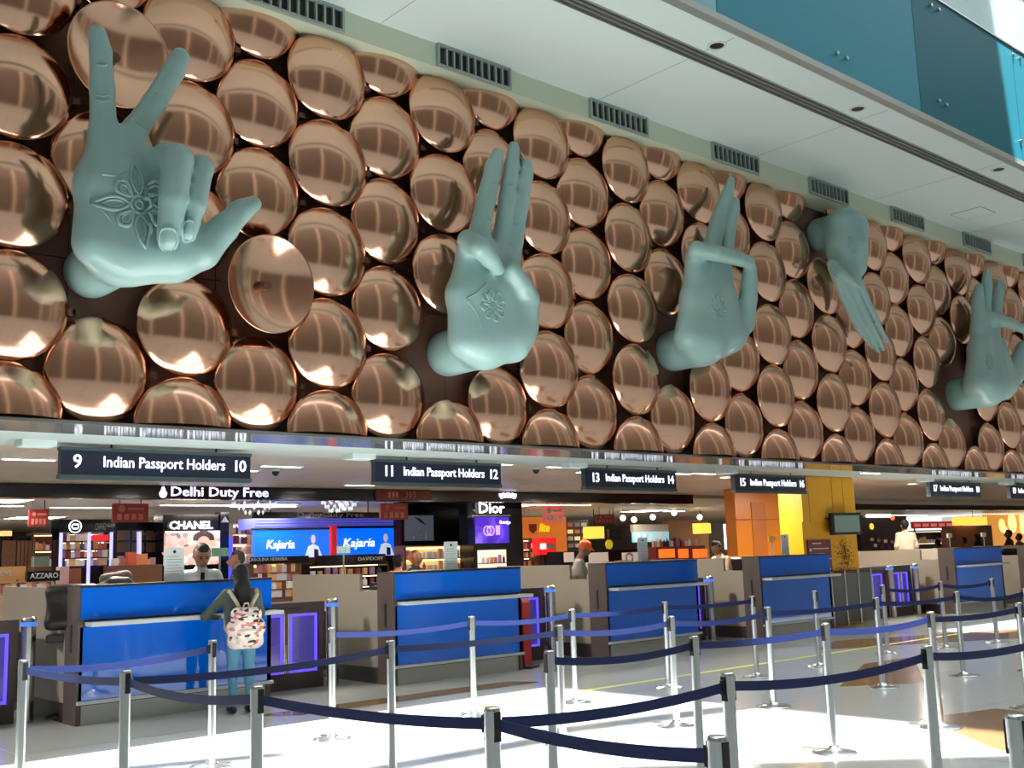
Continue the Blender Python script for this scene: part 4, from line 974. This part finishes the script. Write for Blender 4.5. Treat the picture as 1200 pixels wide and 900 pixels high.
w = fit('brand_wall', 133, 612, 191, 662, 24.2, .2, M_gloss, 'black wall with gold framed lettering left of the big picture screen', 'wall panel', None, True)
for k in range(3):
    for j in range(2): q = lp(w, 137+k*17, 628+j*14, 24.2); box('gold_frame', (q.x, -.015, q.z-.1), (q.x+.28, 0, q.z+.12), mat('dim_gold_print', srgb(110, 84, 60), .5), w)
dt('FRAGRANCES', 92, 137, 613, 24.1, 4, M_grey_txt, w); dt('COSMETICS', 160, 200, 611, 24.1, 4, M_grey_txt, w)
MB().cyl(lp(w, 163, 623, 23.9), lp(w, 163, 657, 23.9), .05, n=10).build('lilac_post', mat('lit_lilac_post', (0, 0, 0)), w)
e = fit('brand_front', 191, 603, 268, 623, 23.5, .5, M_gloss, 'black shop front with white CHANEL lettering above a picture screen', 'shop front', None, False, 'header')
dt('CHANEL', 198, 249, 620, 23.45, 9, M_white_e, e, bold=.018)
q0 = lp(e, 193, 640, 23.5); q1 = lp(e, 257, 640, 23.5); zt_, zb_ = lp(e, 225, 624, 23.5).z, lp(e, 225, 690, 23.5).z
box('header_light', (q0.x, -.02, zt_-.005), (q1.x, .0, zt_+.03), M_white_e, e)
m = bpy.data.materials.new('pink_mottled_advert'); m.use_nodes = True; nt = m.node_tree; bs = nt.nodes['Principled BSDF']
vo = nt.nodes.new('ShaderNodeTexVoronoi'); vo.inputs['Scale'].default_value = 9; tc = nt.nodes.new('ShaderNodeTexCoord'); rp = nt.nodes.new('ShaderNodeValToRGB')
for pos, cc in ((0, (232, 200, 190)), (.35, (214, 150, 130)), (.6, (240, 222, 214)), (.85, (96, 50, 56))):
    el = rp.color_ramp.elements[0] if pos == 0 else rp.color_ramp.elements.new(pos); el.position = pos; el.color = (*srgb(*cc), 1)
nt.links.new(tc.outputs['Object'], vo.inputs['Vector']); nt.links.new(vo.outputs['Color'], rp.inputs['Fac'])
nt.links.new(rp.outputs['Color'], bs.inputs['Base Color']); nt.links.new(rp.outputs['Color'], bs.inputs['Emission Color']); bs.inputs['Emission Strength'].default_value = .55
box('picture_screen', (q0.x, -.03, lp(e, 225, 662, 23.5).z), (q1.x, .05, zt_-.01), m, e)
# advert portrait, flat print: head, hair, arm
fq = lp(e, 238, 636, 23.5)
MB().prism([(fq.x+.26*math.cos(t), fq.z+.2*math.sin(t)+.08) for t in [PI*k/10*1.1-.15 for k in range(11)]], -.036, -.03).build('printed_hair', mat('print_dark_hair', srgb(60, 30, 30), .4, emit=.1), e)
MB().prism([(fq.x+.17*math.cos(t), fq.z+.2*math.sin(t)-.05) for t in [2*PI*k/16 for k in range(16)]], -.039, -.036).build('printed_face', mat('print_face', srgb(228, 170, 146), .4, emit=.4), e)
MB().prism([(fq.x-1.0, fq.z-.2), (fq.x-.15, fq.z-.02), (fq.x-.1, fq.z-.2), (fq.x-.9, fq.z-.36)], -.036, -.03).build('printed_arm', mat('print_face', (0, 0, 0)), e)
box('stand', (q0.x, .06, -e.location.z), (q1.x, .5, zt_), M_gloss, e)
e = fit('black_column', 258, 600, 268, 700, 23.45, .3, M_gloss, 'slim black column with a violet light edge right of the picture screen', 'column', None, True)
box('light_edge', (e['w'], -.03, 1.0), (e['w']+.08, .02, 2.15), mat('violet_light_edge', srgb(60, 70, 255), .4, emit=1.3), e)
MB().prism([(-.1, 2.5), (.1, 2.5), (0, 2.64)], -.02, 0).build('triangle_emblem', M_grey_txt, e)
shelf_unit(272, 614, 297, 660, 25, 'pink and white lit shelf bay left of the first blue screen', 4, 6, mat('pink_white_backlight', srgb(226, 190, 200), .5, emit=.5), M_shopceil, 'goods in the pink bay', 'small product in the pink lit shelf bay')
# blue advert screens
for i, (x0, y0, x1, y1, tx0, tx1, mx) in enumerate(((299, 621, 388, 654, 311, 344, 367), (396, 619, 466, 652, 401, 438, 452))):
    e = fit('advert_screen', x0, y0, x1, y1, 22, .15, M_blue_e, ['wide blue lit screen reading Kajaria, left of the red pillar', 'blue lit screen reading Kajaria, right of the red pillar'][i], 'screen', part='screen_face')
    dt('Kajaria', tx0, tx1, y0+22, 21.99, 10, mat('screen_white_print', (1, 1, 1), .5, emit=1.), e, shear=.22, bold=.006)
    q = lp(e, mx, y0+18, 21.99)
    pm = mat('print_pale_suit', srgb(200, 214, 240), .5, emit=.6)
    MB().prism([(q.x-.22, .012), (q.x-.13, q.z-.02), (q.x+.0, q.z+.03), (q.x+.13, q.z-.02), (q.x+.24, .012)], -.016, -.008).build('printed_figure', pm, e)
    MB().prism([(q.x+.06*math.cos(t), q.z+.14+.1*math.sin(t)) for t in [2*PI*k/14 for k in range(14)]], -.016, -.008).build('printed_head', mat('print_head', srgb(214, 190, 200), .5, emit=.5), e)
    MB().prism([(q.x+.02, .02), (q.x+.02, q.z-.08), (q.x+.13, q.z-.1), (q.x+.14, .02)], -.02, -.016).build('printed_dark_shape', mat('print_navy', srgb(20, 30, 70), .5), e)
    box('screen_edge', (-e['w']-.02, -.01, e['h']), (e['w']+.02, .15, e['h']+.05), M_gloss, e); box('support', (-e['w'], .05, -e.location.z), (e['w'], .14, 0), M_gloss, e)
e = fit('red_pillar', 389, 616, 395, 700, 21.9, .25, mat('lit_red_pillar', srgb(200, 34, 36), .4, emit=.4), 'narrow red pillar between the two blue screens', 'pillar', None, True)
e = fit('violet_canopy', 299, 607, 462, 619, 22.05, .8, mat('violet_lit_canopy', srgb(96, 104, 190), .4, emit=.35, ecol=srgb(90, 90, 230)), 'violet lit canopy band above the blue screens', 'canopy')
for k in range(3): box('rib', (-e['w'], -.01, e['h']*(.2+.28*k)), (e['w'], 0, e['h']*(.24+.28*k)), mat('canopy_rib', srgb(60, 62, 120), .4), e)
hb = fit('shelf_header', 296, 652, 362, 660, 18.6, .12, M_gloss, 'black shelf header with pale CAROLINA HERRERA lettering', 'sign'); dt('CAROLINA HERRERA', 290, 336, 658, 18.55, 4, M_white, hb)
hb = fit('shelf_header', 372, 650, 452, 661, 18.9, .12, M_gloss, 'black shelf header with pale DAVIDOFF lettering', 'sign'); dt('DAVIDOFF', 419, 448, 657, 18.85, 4, M_white, hb)
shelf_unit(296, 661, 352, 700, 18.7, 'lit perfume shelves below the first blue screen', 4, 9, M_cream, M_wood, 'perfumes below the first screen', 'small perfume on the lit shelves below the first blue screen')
shelf_unit(362, 661, 455, 700, 19, 'dark perfume shelves behind the second booth', 3, 10, M_gloss, M_gloss, 'perfumes below the second screen', 'small perfume on the dark shelves behind the second booth')
# black wing with Dior
w = fit('black_wing_wall', 470, 588, 556, 640, 20.6, .3, M_gloss, 'glossy black shop wall with a grey poster behind the second booth', 'wall panel')
box('wall_foot', (-w['w'], .1, -w.location.z), (w['w'], .3, 0), M_wood, w)
q0 = lp(w, 474, 634, 20.6); q1 = lp(w, 507, 604, 20.6); box('poster', (q0.x, -.03, q0.z), (q1.x, 0, q1.z), mat('grey_poster', srgb(86, 92, 108), .4, emit=.35), w)
q = lp(w, 491, 611, 20.6); MB().prism([(q.x-.16, q.z+.1), (q.x+.02, q.z+.06), (q.x+.2, q.z-.1), (q.x+.02, q.z-.02)], -.04, -.03).build('leaf_print', M_dark, w)
for px, py, ss in ((490, 621, .06), (497, 628, .07), (484, 629, .05)): q = lp(w, px, py, 20.6); box('bottle_print', (q.x-ss*.5, -.04, q.z-ss), (q.x+ss*.5, -.03, q.z+ss), M_white, w)
shelf_unit(475, 640, 556, 668, 20.2, 'yellow lit perfume shelves below the grey poster', 2, 12, M_cream, M_wood, 'perfumes in the yellow lit bay', 'small perfume in the yellow lit shelves below the grey poster')
e = fit('black_pillar', 555, 584, 613, 700, 19.2, .5, M_gloss, 'broad black pillar with white Dior lettering and violet screen', 'pillar', None, True)
dt('Dior', 560, 590, 601, 19.15, 12, M_white_e, e, bold=.01)
q0 = lp(e, 557, 637, 19.2); q1 = lp(e, 595, 606, 19.2)
m = bpy.data.materials.new('violet_perfume_screen'); m.use_nodes = True; nt = m.node_tree; bs = nt.nodes['Principled BSDF']
nz = nt.nodes.new('ShaderNodeTexNoise'); nz.inputs['Scale'].default_value = 2.2; tc = nt.nodes.new('ShaderNodeTexCoord'); rp = nt.nodes.new('ShaderNodeValToRGB')
for pos, cc in ((0, (30, 10, 80)), (.5, (76, 40, 200)), (.75, (150, 120, 255))):
    el = rp.color_ramp.elements[0] if pos == 0 else rp.color_ramp.elements.new(pos); el.position = pos; el.color = (*srgb(*cc), 1)
nt.links.new(tc.outputs['Object'], nz.inputs['Vector']); nt.links.new(nz.outputs['Fac'], rp.inputs['Fac']); nt.links.new(rp.outputs['Color'], bs.inputs['Base Color']); nt.links.new(rp.outputs['Color'], bs.inputs['Emission Color']); bs.inputs['Emission Strength'].default_value = .8
box('violet_screen', (q0.x, -.03, q0.z), (q1.x, 0, q1.z), m, e)
q = lp(e, 570, 622, 19.2)
for dx in (0, .1): MB().lathe([(.09, 0), (.12, 0), (.12, .01), (.09, .01)], 18, 'Y', (q.x+dx, -.03, q.z)).build('screen_ring', mat('lilac_print', srgb(220, 170, 240), .5, emit=.8), e)
box('screen_bottle', (q.x+.26, -.04, q.z-.1), (q.x+.38, -.03, q.z+.12), mat('lilac_print', (0, 0, 0)), e)
text('Prestige', q.x+.38, q.z+.16, -.04, .1, M_white_e, e)
q0 = lp(e, 560, 668, 19.2); q1 = lp(e, 592, 644, 19.2); box('lit_niche', (q0.x, -.03, q0.z), (q1.x, 0, q1.z), mat('white_lit_niche', srgb(246, 226, 206), .5, emit=.8), e)
box('niche_shelf', (q0.x, -.09, q0.z+.13), (q1.x, -.03, q0.z+.15), M_wood, e)
products(e.location.x+q0.x+.05, e.location.x+q1.x-.05, e.location.z+q0.z+.15, 19.13, 6, 'small perfume in the white lit niche of the black pillar', 'perfumes in the lit niche', .8)
box('pillar_moulding', (lp(e, 553, 606, 19.2).x, -.05, lp(e, 570, 605, 19.2).z), (lp(e, 597, 606, 19.2).x, 0, lp(e, 570, 603.5, 19.2).z), M_steel, e)
lo = empty('lotus_emblem', atY(595, 583, BDY-.02), 0, 'white lit lotus emblem on the black fascia above the Dior lettering', 'emblem')
for k in range(5): a = (k-2)*.5; MB().prism([(.12*math.sin(a)*2+.07*math.cos(t)*math.cos(a)+.035*math.sin(t)*math.sin(a), .05*math.cos(a)-.07*math.cos(t)*math.sin(a)*0+.06*math.sin(t)) for t in [2*PI*j/10 for j in range(10)]], -.02, 0).build('petal', M_violet_e, lo)
# orange-lit food shops
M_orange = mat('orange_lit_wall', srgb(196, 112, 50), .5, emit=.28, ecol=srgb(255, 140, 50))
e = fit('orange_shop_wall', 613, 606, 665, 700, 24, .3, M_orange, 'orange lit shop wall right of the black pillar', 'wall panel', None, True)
q = lp(e, 624, 619, 24); MB().prism([(q.x-.15, q.z+.12), (q.x+.15, q.z+.12), (q.x+.14, q.z-.06), (q.x, q.z-.16), (q.x-.14, q.z-.06)], -.03, 0).build('shield_logo', M_maroon, e)
text('lite', lp(e, 631, 624, 24).x, q.z-.1, -.02, .34, mat('yellow_lit_script', srgb(240, 190, 20), .5, emit=.9), e, shear=.3, bold=.02)
dt('CS', 613, 620, 601, 23.9, 6, M_grey_txt, e)
e = fit('red_light_box', 631, 630, 652, 650, 22.5, .25, mat('red_lit_sign', srgb(214, 28, 34), .4, emit=.75), 'red lit advertising box with a white panel', 'sign')
box('white_panel', (-e['w']*.8, -.01, e['h']*.35), (-e['w']*.2, 0, e['h']*.65), M_white_e, e); box('grey_panel', (-e['w']*.1, -.01, e['h']*.35), (e['w']*.8, 0, e['h']*.65), M_grey_txt, e); box('leg', (-.1, .05, -e.location.z), (.1, .2, 0), M_dark, e)
shelf_unit(613, 632, 630, 664, 23, 'narrow dark magazine rack beside the red lit box', 3, 4, M_dark, M_wood, 'magazines in the dark rack', 'small bright item in the dark rack beside the red box')
shelf_unit(633, 650, 652, 668, 23.2, 'lit drinks shelf below the red lit box', 1, 5, M_cream, M_wood, 'drinks below the red box', 'small drink below the red lit box')
e = fit('menu_wall', 663, 609, 690, 645, 25, .2, M_dark, 'dark wall of menu boards behind the orange-capped man', 'menu')
for k in range(4):
    for j in range(3): box('menu_card', (-e['w']*.85+j*e['w']*.6, -.02, .1+k*.22), (-e['w']*.4+j*e['w']*.6, 0, .22+k*.22), [M_grey_txt, M_white, M_cream, PM[2]][(k+j) % 4], e)
e = fit('lamp_shade', 693, 617, 708, 631, 23, .35, mat('yellow_lit_shade', srgb(240, 190, 70), .5, emit=1.2), 'square yellow lit lampshade right of the menu wall', 'lamp', part='shade'); MB().cyl((0, .15, e['h']), (0, .15, 2.84-e.location.z), .012, n=6).build('cord', M_dark, e)
e = fit('dark_monitor', 714, 620, 728, 633, 22.8, .1, M_dark, 'small dark monitor hanging right of the yellow lampshade', 'monitor', part='casing'); MB().cyl((0, .05, e['h']), (0, .05, 2.84-e.location.z), .015, n=6).build('hanger', M_dark, e)
o = MB().cyl((0, 0, 0), (0, -.05, 0), .13, n=20).build('yellow_badge', mat('yellow_disc_sign', srgb(226, 200, 40), .5, emit=.4)); o.location = atY(713, 638, 21.5); tag(o, 'round yellow disc sign below the dark monitor', 'sign')
MB().cyl((0, -.02, -.12), (0, -.02, -.5), .012, n=6).build('stem', M_dark, o)
c = fit('food_counter', 660, 645, 750, 700, 21, .6, M_gloss, 'dark food counter with framed white posters behind the third booth', 'counter', None, True)
for a_, b_ in ((661, 672), (690, 712), (729, 747)):
    q0 = lp(c, a_, 659, 21); q1 = lp(c, b_, 647, 21); box('poster', (q0.x, -.02, q0.z), (q1.x, 0, q1.z), mat('lit_poster', srgb(226, 206, 190), .5, emit=.35), c)
q = lp(c, 737, 654, 21); MB().lathe([(.1, 0), (.16, 0), (.16, .01)], 16, 'Y', (q.x, -.02, q.z)).build('poster_print', M_dark, c)
for i, (px, py) in enumerate(((743, 609), (764, 592), (765, 606), (788, 589), (790, 601), (820, 606), (730, 607), (1046, 607))):
    p = atY(px, py, 23); g = empty('globe_lamp', p, 0, 'small glowing globe pendant, %s from the left over the food court' % ORD[i+1] if i < 7 else 'orange paper lantern left of the cream-shirted person\'s head', 'lamp', 'pendant globes')
    MB().lathe([(.001, -.09), (.06, -.07), (.09, 0), (.06, .07), (.001, .09)], 16).build('globe', mat('globe_glow', (1, .86, .7), .5, emit=5) if i < 7 else mat('orange_lantern', srgb(240, 110, 50), .5, emit=1.2), g)
    MB().cyl((0, 0, .08), (0, 0, max(.1, 2.9-p.z)), .008, n=6).build('cord', M_dark, g)
e = fit('cyan_screen', 743, 623, 784, 635, 25, .1, mat('cyan_menu_screen', srgb(110, 170, 200), .4, emit=.7), 'wide cyan menu screen above the distant crowd', 'screen', part='screen_face')
for k in range(5): box('menu_block', (-e['w']*.9+k*e['w']*.37, -.01, e['h']*.2), (-e['w']*.68+k*e['w']*.37, 0, e['h']*.8), M_white, e)
box('screen_top', (-e['w'], 0, e['h']), (e['w'], .15, e['h']+.25), M_grey_txt, e); box('support', (-.1, .1, -e.location.z), (.1, .2, 0), M_dark, e)
fit('beige_partition', 785, 610, 832, 700, 28, .3, mat('beige_partition', srgb(168, 120, 84), .5, emit=.05), 'plain tan partition right of the cyan screen', 'partition', None, True)
e = fit('lamp_shade', 821, 613, 833, 625, 24, .35, mat('yellow_lit_shade', (0, 0, 0)), 'square yellow lit lampshade on the tan partition', 'lamp', part='shade'); MB().cyl((0, .15, e['h']), (0, .15, 2.84-e.location.z), .012, n=6).build('cord', M_dark, e)
e = fit('food_kiosk', 770, 640, 828, 700, 20, .6, M_maroon, 'red-brown kiosk counter with orange lit goods behind the third booth', 'counter', None, True)
products(e.location.x-e['w']*.9, e.location.x+e['w']*.9, e['h'], 20.2, 14, 'small orange or pale food pack on the red-brown kiosk', 'packs on the kiosk', 1.2)
for k, (a_, b_) in enumerate(((772, 790), (795, 806), (812, 828))): q0 = lp(e, a_, 654, 20); q1 = lp(e, b_, 643, 20); box('lit_case', (q0.x, -.02, q0.z), (q1.x, 0, q1.z), mat('orange_lit_case', srgb(240, 120, 40), .5, emit=.8), e)
e = fit('pink_screen', 851, 614, 869, 626, 23, .1, mat('coral_screen', srgb(220, 100, 90), .4, emit=.7), 'coral pink screen left of the orange wall', 'screen', part='screen_face')
box('side_light', (-e['w']-.14, -.01, -.5), (-e['w']-.04, 0, e['h']), M_white_e, e); box('lower_board', (-e['w'], 0, -.6), (e['w'], .1, -.05), M_maroon, e); box('support', (-.1, .1, -e.location.z), (.1, .2, 0), M_dark, e)
# right-hand shops
e = fit('food_shop', 1010, 604, 1066, 700, 27, .3, mat('dark_brown_front', srgb(48, 34, 30), .4), 'dark brown food shop front right of the yellow panel', 'shop front', None, True)
for k in range(9): q = lp(e, 1020+k*4, 634+(k*7) % 13, 27); box('lit_pack', (q.x, -.05, q.z), (q.x+.22, 0, q.z+.14), PM[k], e)
q = lp(e, 1021, 617, 27); MB().cyl((q.x, -.05, q.z), (q.x, 0, q.z), .14, n=14).build('yellow_light', mat('yellow_lit_shade', (0, 0, 0)), e)
q0 = lp(e, 1015, 606, 27); box('light_band', (q0.x, -.06, q0.z), (lp(e, 1043, 606, 27).x, 0, q0.z+.1), M_strip, e)
e = fit('red_menu_board', 1070, 611, 1128, 619, 25, .12, mat('red_menu', srgb(150, 30, 34), .4, emit=.45), 'long red lit menu board right of the cream-shirted person', 'menu')
for k in range(6): box('menu_block', (-e['w']*.95+k*e['w']*.32, -.01, e['h']*.25), (-e['w']*.72+k*e['w']*.32, 0, e['h']*.7), mat('coral_menu_print', srgb(230, 120, 100), .5, emit=.5), e)
e2 = shelf_unit(1072, 622, 1112, 650, 25.3, 'busy dark display below the red menu board', 2, 10, M_dark, M_wood, 'packs below the red menu board', 'small pack below the long red menu board', scale=1.4)
for sx in (-1, 1): box('support', (sx*e['w']*.9-.03, .05, -e.location.z), (sx*e['w']*.9+.03, .1, 0), M_dark, e)
e = fit('brown_partition', 1115, 616, 1166, 700, 22, .3, mat('brown_partition', srgb(128, 72, 40), .5), 'brown wooden partition below the broad yellow lamp', 'partition', None, True)
e = fit('broad_lamp', 1132, 606, 1157, 615, 21.5, .6, mat('yellow_lit_shade', (0, 0, 0)), 'broad yellow lit lampshade above the brown partition', 'lamp', part='shade'); MB().cyl((0, .15, e['h']), (0, .15, 2.84-e.location.z), .012, n=6).build('cord', M_dark, e)
for k in range(9): box('fringe', (-e['w']+k*e['w']*.24, -.02, e['h']), (-e['w']+.08+k*e['w']*.24, 0, e['h']+.08), M_cream, e)
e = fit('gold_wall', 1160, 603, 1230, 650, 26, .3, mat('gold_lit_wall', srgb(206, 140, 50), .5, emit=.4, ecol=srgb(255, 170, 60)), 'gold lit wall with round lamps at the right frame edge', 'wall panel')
for px, py, rr in ((1174, 616, .35), (1186, 613, .5), (1198, 619, .3), (1178, 622, .25), (1197, 609, .3)):
    q = lp(e, px, py, 26); MB().lathe([(.001, .06), (rr*.7, .05), (rr, .0), (rr, -.02)], 24, 'Y', (q.x, -.02, q.z)).build('round_lamp', mat('gold_round_lamp', srgb(255, 214, 130), .5, emit=1.1), e)
box('support', (-e['w'], .1, -e.location.z), (e['w'], .3, 0), M_wood, e)
# ------------------------------------------------------------------ things on and around the booths
M_paper = mat('white_notice_paper', srgb(214, 226, 230), .5)
for i, (px, py, Y) in enumerate(((204, 682, 11.62), (529, 667, 11.62), (754, 658, 11.62), (921, 651, 11.62))):
    p = atY(px, py, Y); e = empty('notice_stand', (p.x, Y, 1.40), 0, 'white printed notice standing on the %s booth' % ORD[i+1], 'notice', 'counter notices')
    w = .115; box('sheet', (-w, 0, .012), (w, .008, .37), M_paper, e); box('foot', (-w*.8, -.05, 0), (w*.8, .06, .012), M_ledge, e)
    MB().cyl((0, -.003, .325), (0, .001, .325), .018, n=12).build('emblem', M_dark, e)
    for k in range(7): box('print_line', (-w*.75, -.002, .27-k*.032), (w*(.75 if k % 3 else .45), .001, .276-k*.032), M_grey_txt, e)
for i, (px, py, Y, c) in enumerate(((258, 648, 12.1, (120, 160, 130)), (403, 645, 13.2, (130, 150, 146)), (905, 632, 12.2, (200, 150, 70)), (1113, 628, 12.6, (200, 196, 190)), (1153, 627, 12.1, (206, 196, 186)))):
    p = atY(px, py, Y); zb_ = 1.38 if i != 1 else 0.0
    e = empty('pole_sign', (p.x, Y, 0 if i in (1, 4) else .78), 0, 'small card on a thin pole %s' % ['beside the white-shirted officer', 'behind the second booth side panel', 'in front of the orange wall', 'left above the fifth booth', 'above the middle of the fifth booth'][i], 'sign', 'small pole cards')
    z = p.z-e.location.z; box('card', (-.11, 0, z-.04), (.11, .02, z+.06), mat('pole_card_%d' % i, srgb(*c), .5, emit=.1), e); MB().cyl((0, .01, 0), (0, .01, z-.04), .012, n=8).build('pole', M_steel, e); MB().cyl((0, .01, 0), (0, .01, .015), .07, n=14).build('foot', M_steel, e)
def chair(px, py, Y, rz, label, m):
    p = atY(px, py, Y); e = empty('office_chair', (p.x, Y, 0), rz, label, 'chair', 'office chairs'); zt_ = p.z
    link('backrest', sdf_mesh('backrest', [([((-.2, -.22, zt_-.09), (.2, -.22, zt_-.09), .06, .06), ((-.2, -.24, zt_-.42), (.2, -.24, zt_-.42), .055, .055), ((0, -.25, zt_-.1), (0, -.25, zt_-.4), .07, .07), ((-.1, -.245, zt_-.1), (-.1, -.25, zt_-.4), .06, .06), ((.1, -.245, zt_-.1), (.1, -.25, zt_-.4), .06, .06), ((-.2, -.22, zt_-.1), (-.2, -.24, zt_-.42), .055, .055), ((.2, -.22, zt_-.1), (.2, -.24, zt_-.42), .055, .055)], .08, 0)], .03, [m]), None, e)
    box('seat', (-.25, -.25, zt_-.62), (.25, .25, zt_-.53), m, e, .02); MB().cyl((0, 0, .1), (0, 0, zt_-.6), .03, n=10).build('stem', M_dark, e)
    box('back_bar', (-.03, -.33, zt_-.6), (.03, -.27, zt_-.3), M_dark, e)
    for k in range(5): a = 2*PI*k/5; MB().cyl((0, 0, .1), (.28*math.cos(a), .28*math.sin(a), .05), .022, n=8).build('spoke', M_dark, e)
M_leather = mat('black_leatherette', srgb(28, 24, 24), .35); M_brleather = mat('brown_leatherette', srgb(66, 44, 36), .4)
chair(88, 682, 12.05, math.radians(-25), 'black office chair behind the first booth', M_leather)
chair(716, 656, 12.6, math.radians(10), 'brown office chair behind the third booth', M_brleather)
chair(862, 652, 12.7, math.radians(-60), 'dark grey office chair beside the fourth booth', M_leather)
chair(1093, 647, 12.5, math.radians(20), 'brown office chair left of the fifth booth', M_brleather)
chair(1178, 642, 12.4, math.radians(-30), 'black office chair right of the fifth booth', M_leather)
e = empty('desk_bag', atY(138, 683, 12.0), 0, 'black bag with grey fur trim lying behind the first booth desk', 'bag'); e.location.z = 1.18
blob('bag_body', [((-.16, 0, .12), (.16, 0, .12), .12, .1), ((-.05, 0, .2), (.08, 0, .2), .1, .09)], M_leather, e, .02); blob('fur_trim', [((-.1, .12, .27), (.14, .12, .29), .06, .07)], mat('grey_fur', srgb(120, 108, 98), .9, noise=.4, nscale=60, bump=.6), e, .02)
box('side_shelf', (-.45, -.15, -.03), (.35, .3, 0), M_beige, e)
e = empty('papers', atY(112, 686, 11.95), 0, 'crumpled pale papers beside the black bag on the first booth', 'paper'); e.location.z = 1.28
for k in range(4): o = box('sheet', (-.12+k*.05, -.1+k*.02, k*.012), (.1+k*.05, .1, k*.012+.004), M_paper, e); o.rotation_euler = (.1*k-.1, .1*k-.12, .4*k)
# telephone on the second booth side, red floor stand
p = atY(429, 688, 11.95); e = empty('desk_telephone', (8.25, 12.0, 1.17), 0, 'small dark desk telephone in the side opening of the second booth', 'telephone')
box('base', (-.1, -.1, 0), (.1, .12, .05), M_dark, e, .01); box('handset', (-.09, -.11, .06), (-.03, .12, .1), M_leather, e, .012); box('keypad', (-.0, -.06, .05), (.08, .06, .054), M_grey_txt, e)
box('shelf', (-.13, -.16, -.02), (.4, .2, 0), M_beige, e)
e = empty('floor_stand', (10.42, 11.62, 0), math.radians(-68), 'tall narrow red floor stand beside the second booth', 'floor stand')
MB().prism([(-.07, 0), (.07, 0), (.055, .1), (.05, .9), (.03, .95), (-.03, .95), (-.05, .9), (-.055, .1)], -.12, .12).build('board', mat('red_plastic', srgb(190, 30, 32), .4), e); box('foot', (-.16, -.14, 0), (.16, .14, .03), M_dark, e)

for i, (px, py, lab) in enumerate(((298, 594, 'sparkling crystal chandelier below the right end of the duty free sign'), (392, 592, 'crystal chandelier above the red pillar'), (407, 590, 'crystal chandelier above the second blue screen'))):
    p = atY(px, py, 19.5); e = empty('chandelier', p, 0, lab, 'chandelier', 'crystal chandeliers'); w_ = (.42, .26, .24)[i]
    M_cr = mat('crystal_glow', (.92, .95, 1), .2, emit=.55)
    for k in range(3):
        mb = MB(); rr = w_*(1-.3*k); n_ = 10-2*k
        for j in range(n_): a = 2*PI*j/n_+k*.3; mb.lathe([(.001, -.05), (.03, 0), (.001, .05)], 6, 'Z', (rr*math.cos(a), rr*math.sin(a), .06-k*.085))
        f = mb.build('crystal_tier', M_cr, e); f['kind'] = 'stuff'
    MB().lathe([(w_, .08), (w_, .1), (w_-.03, .1), (w_-.03, .08), (w_, .08)], 20).build('ring', M_steel, e); MB().cyl((0, 0, -.1), (0, 0, 2.845-p.z), .014, n=8).build('stem', M_steel, e)
    for j in range(3): a = 2*PI*j/3; MB().cyl((0, 0, .09), (w_*math.cos(a), w_*math.sin(a), .09), .008, n=6).build('spoke', M_steel, e)
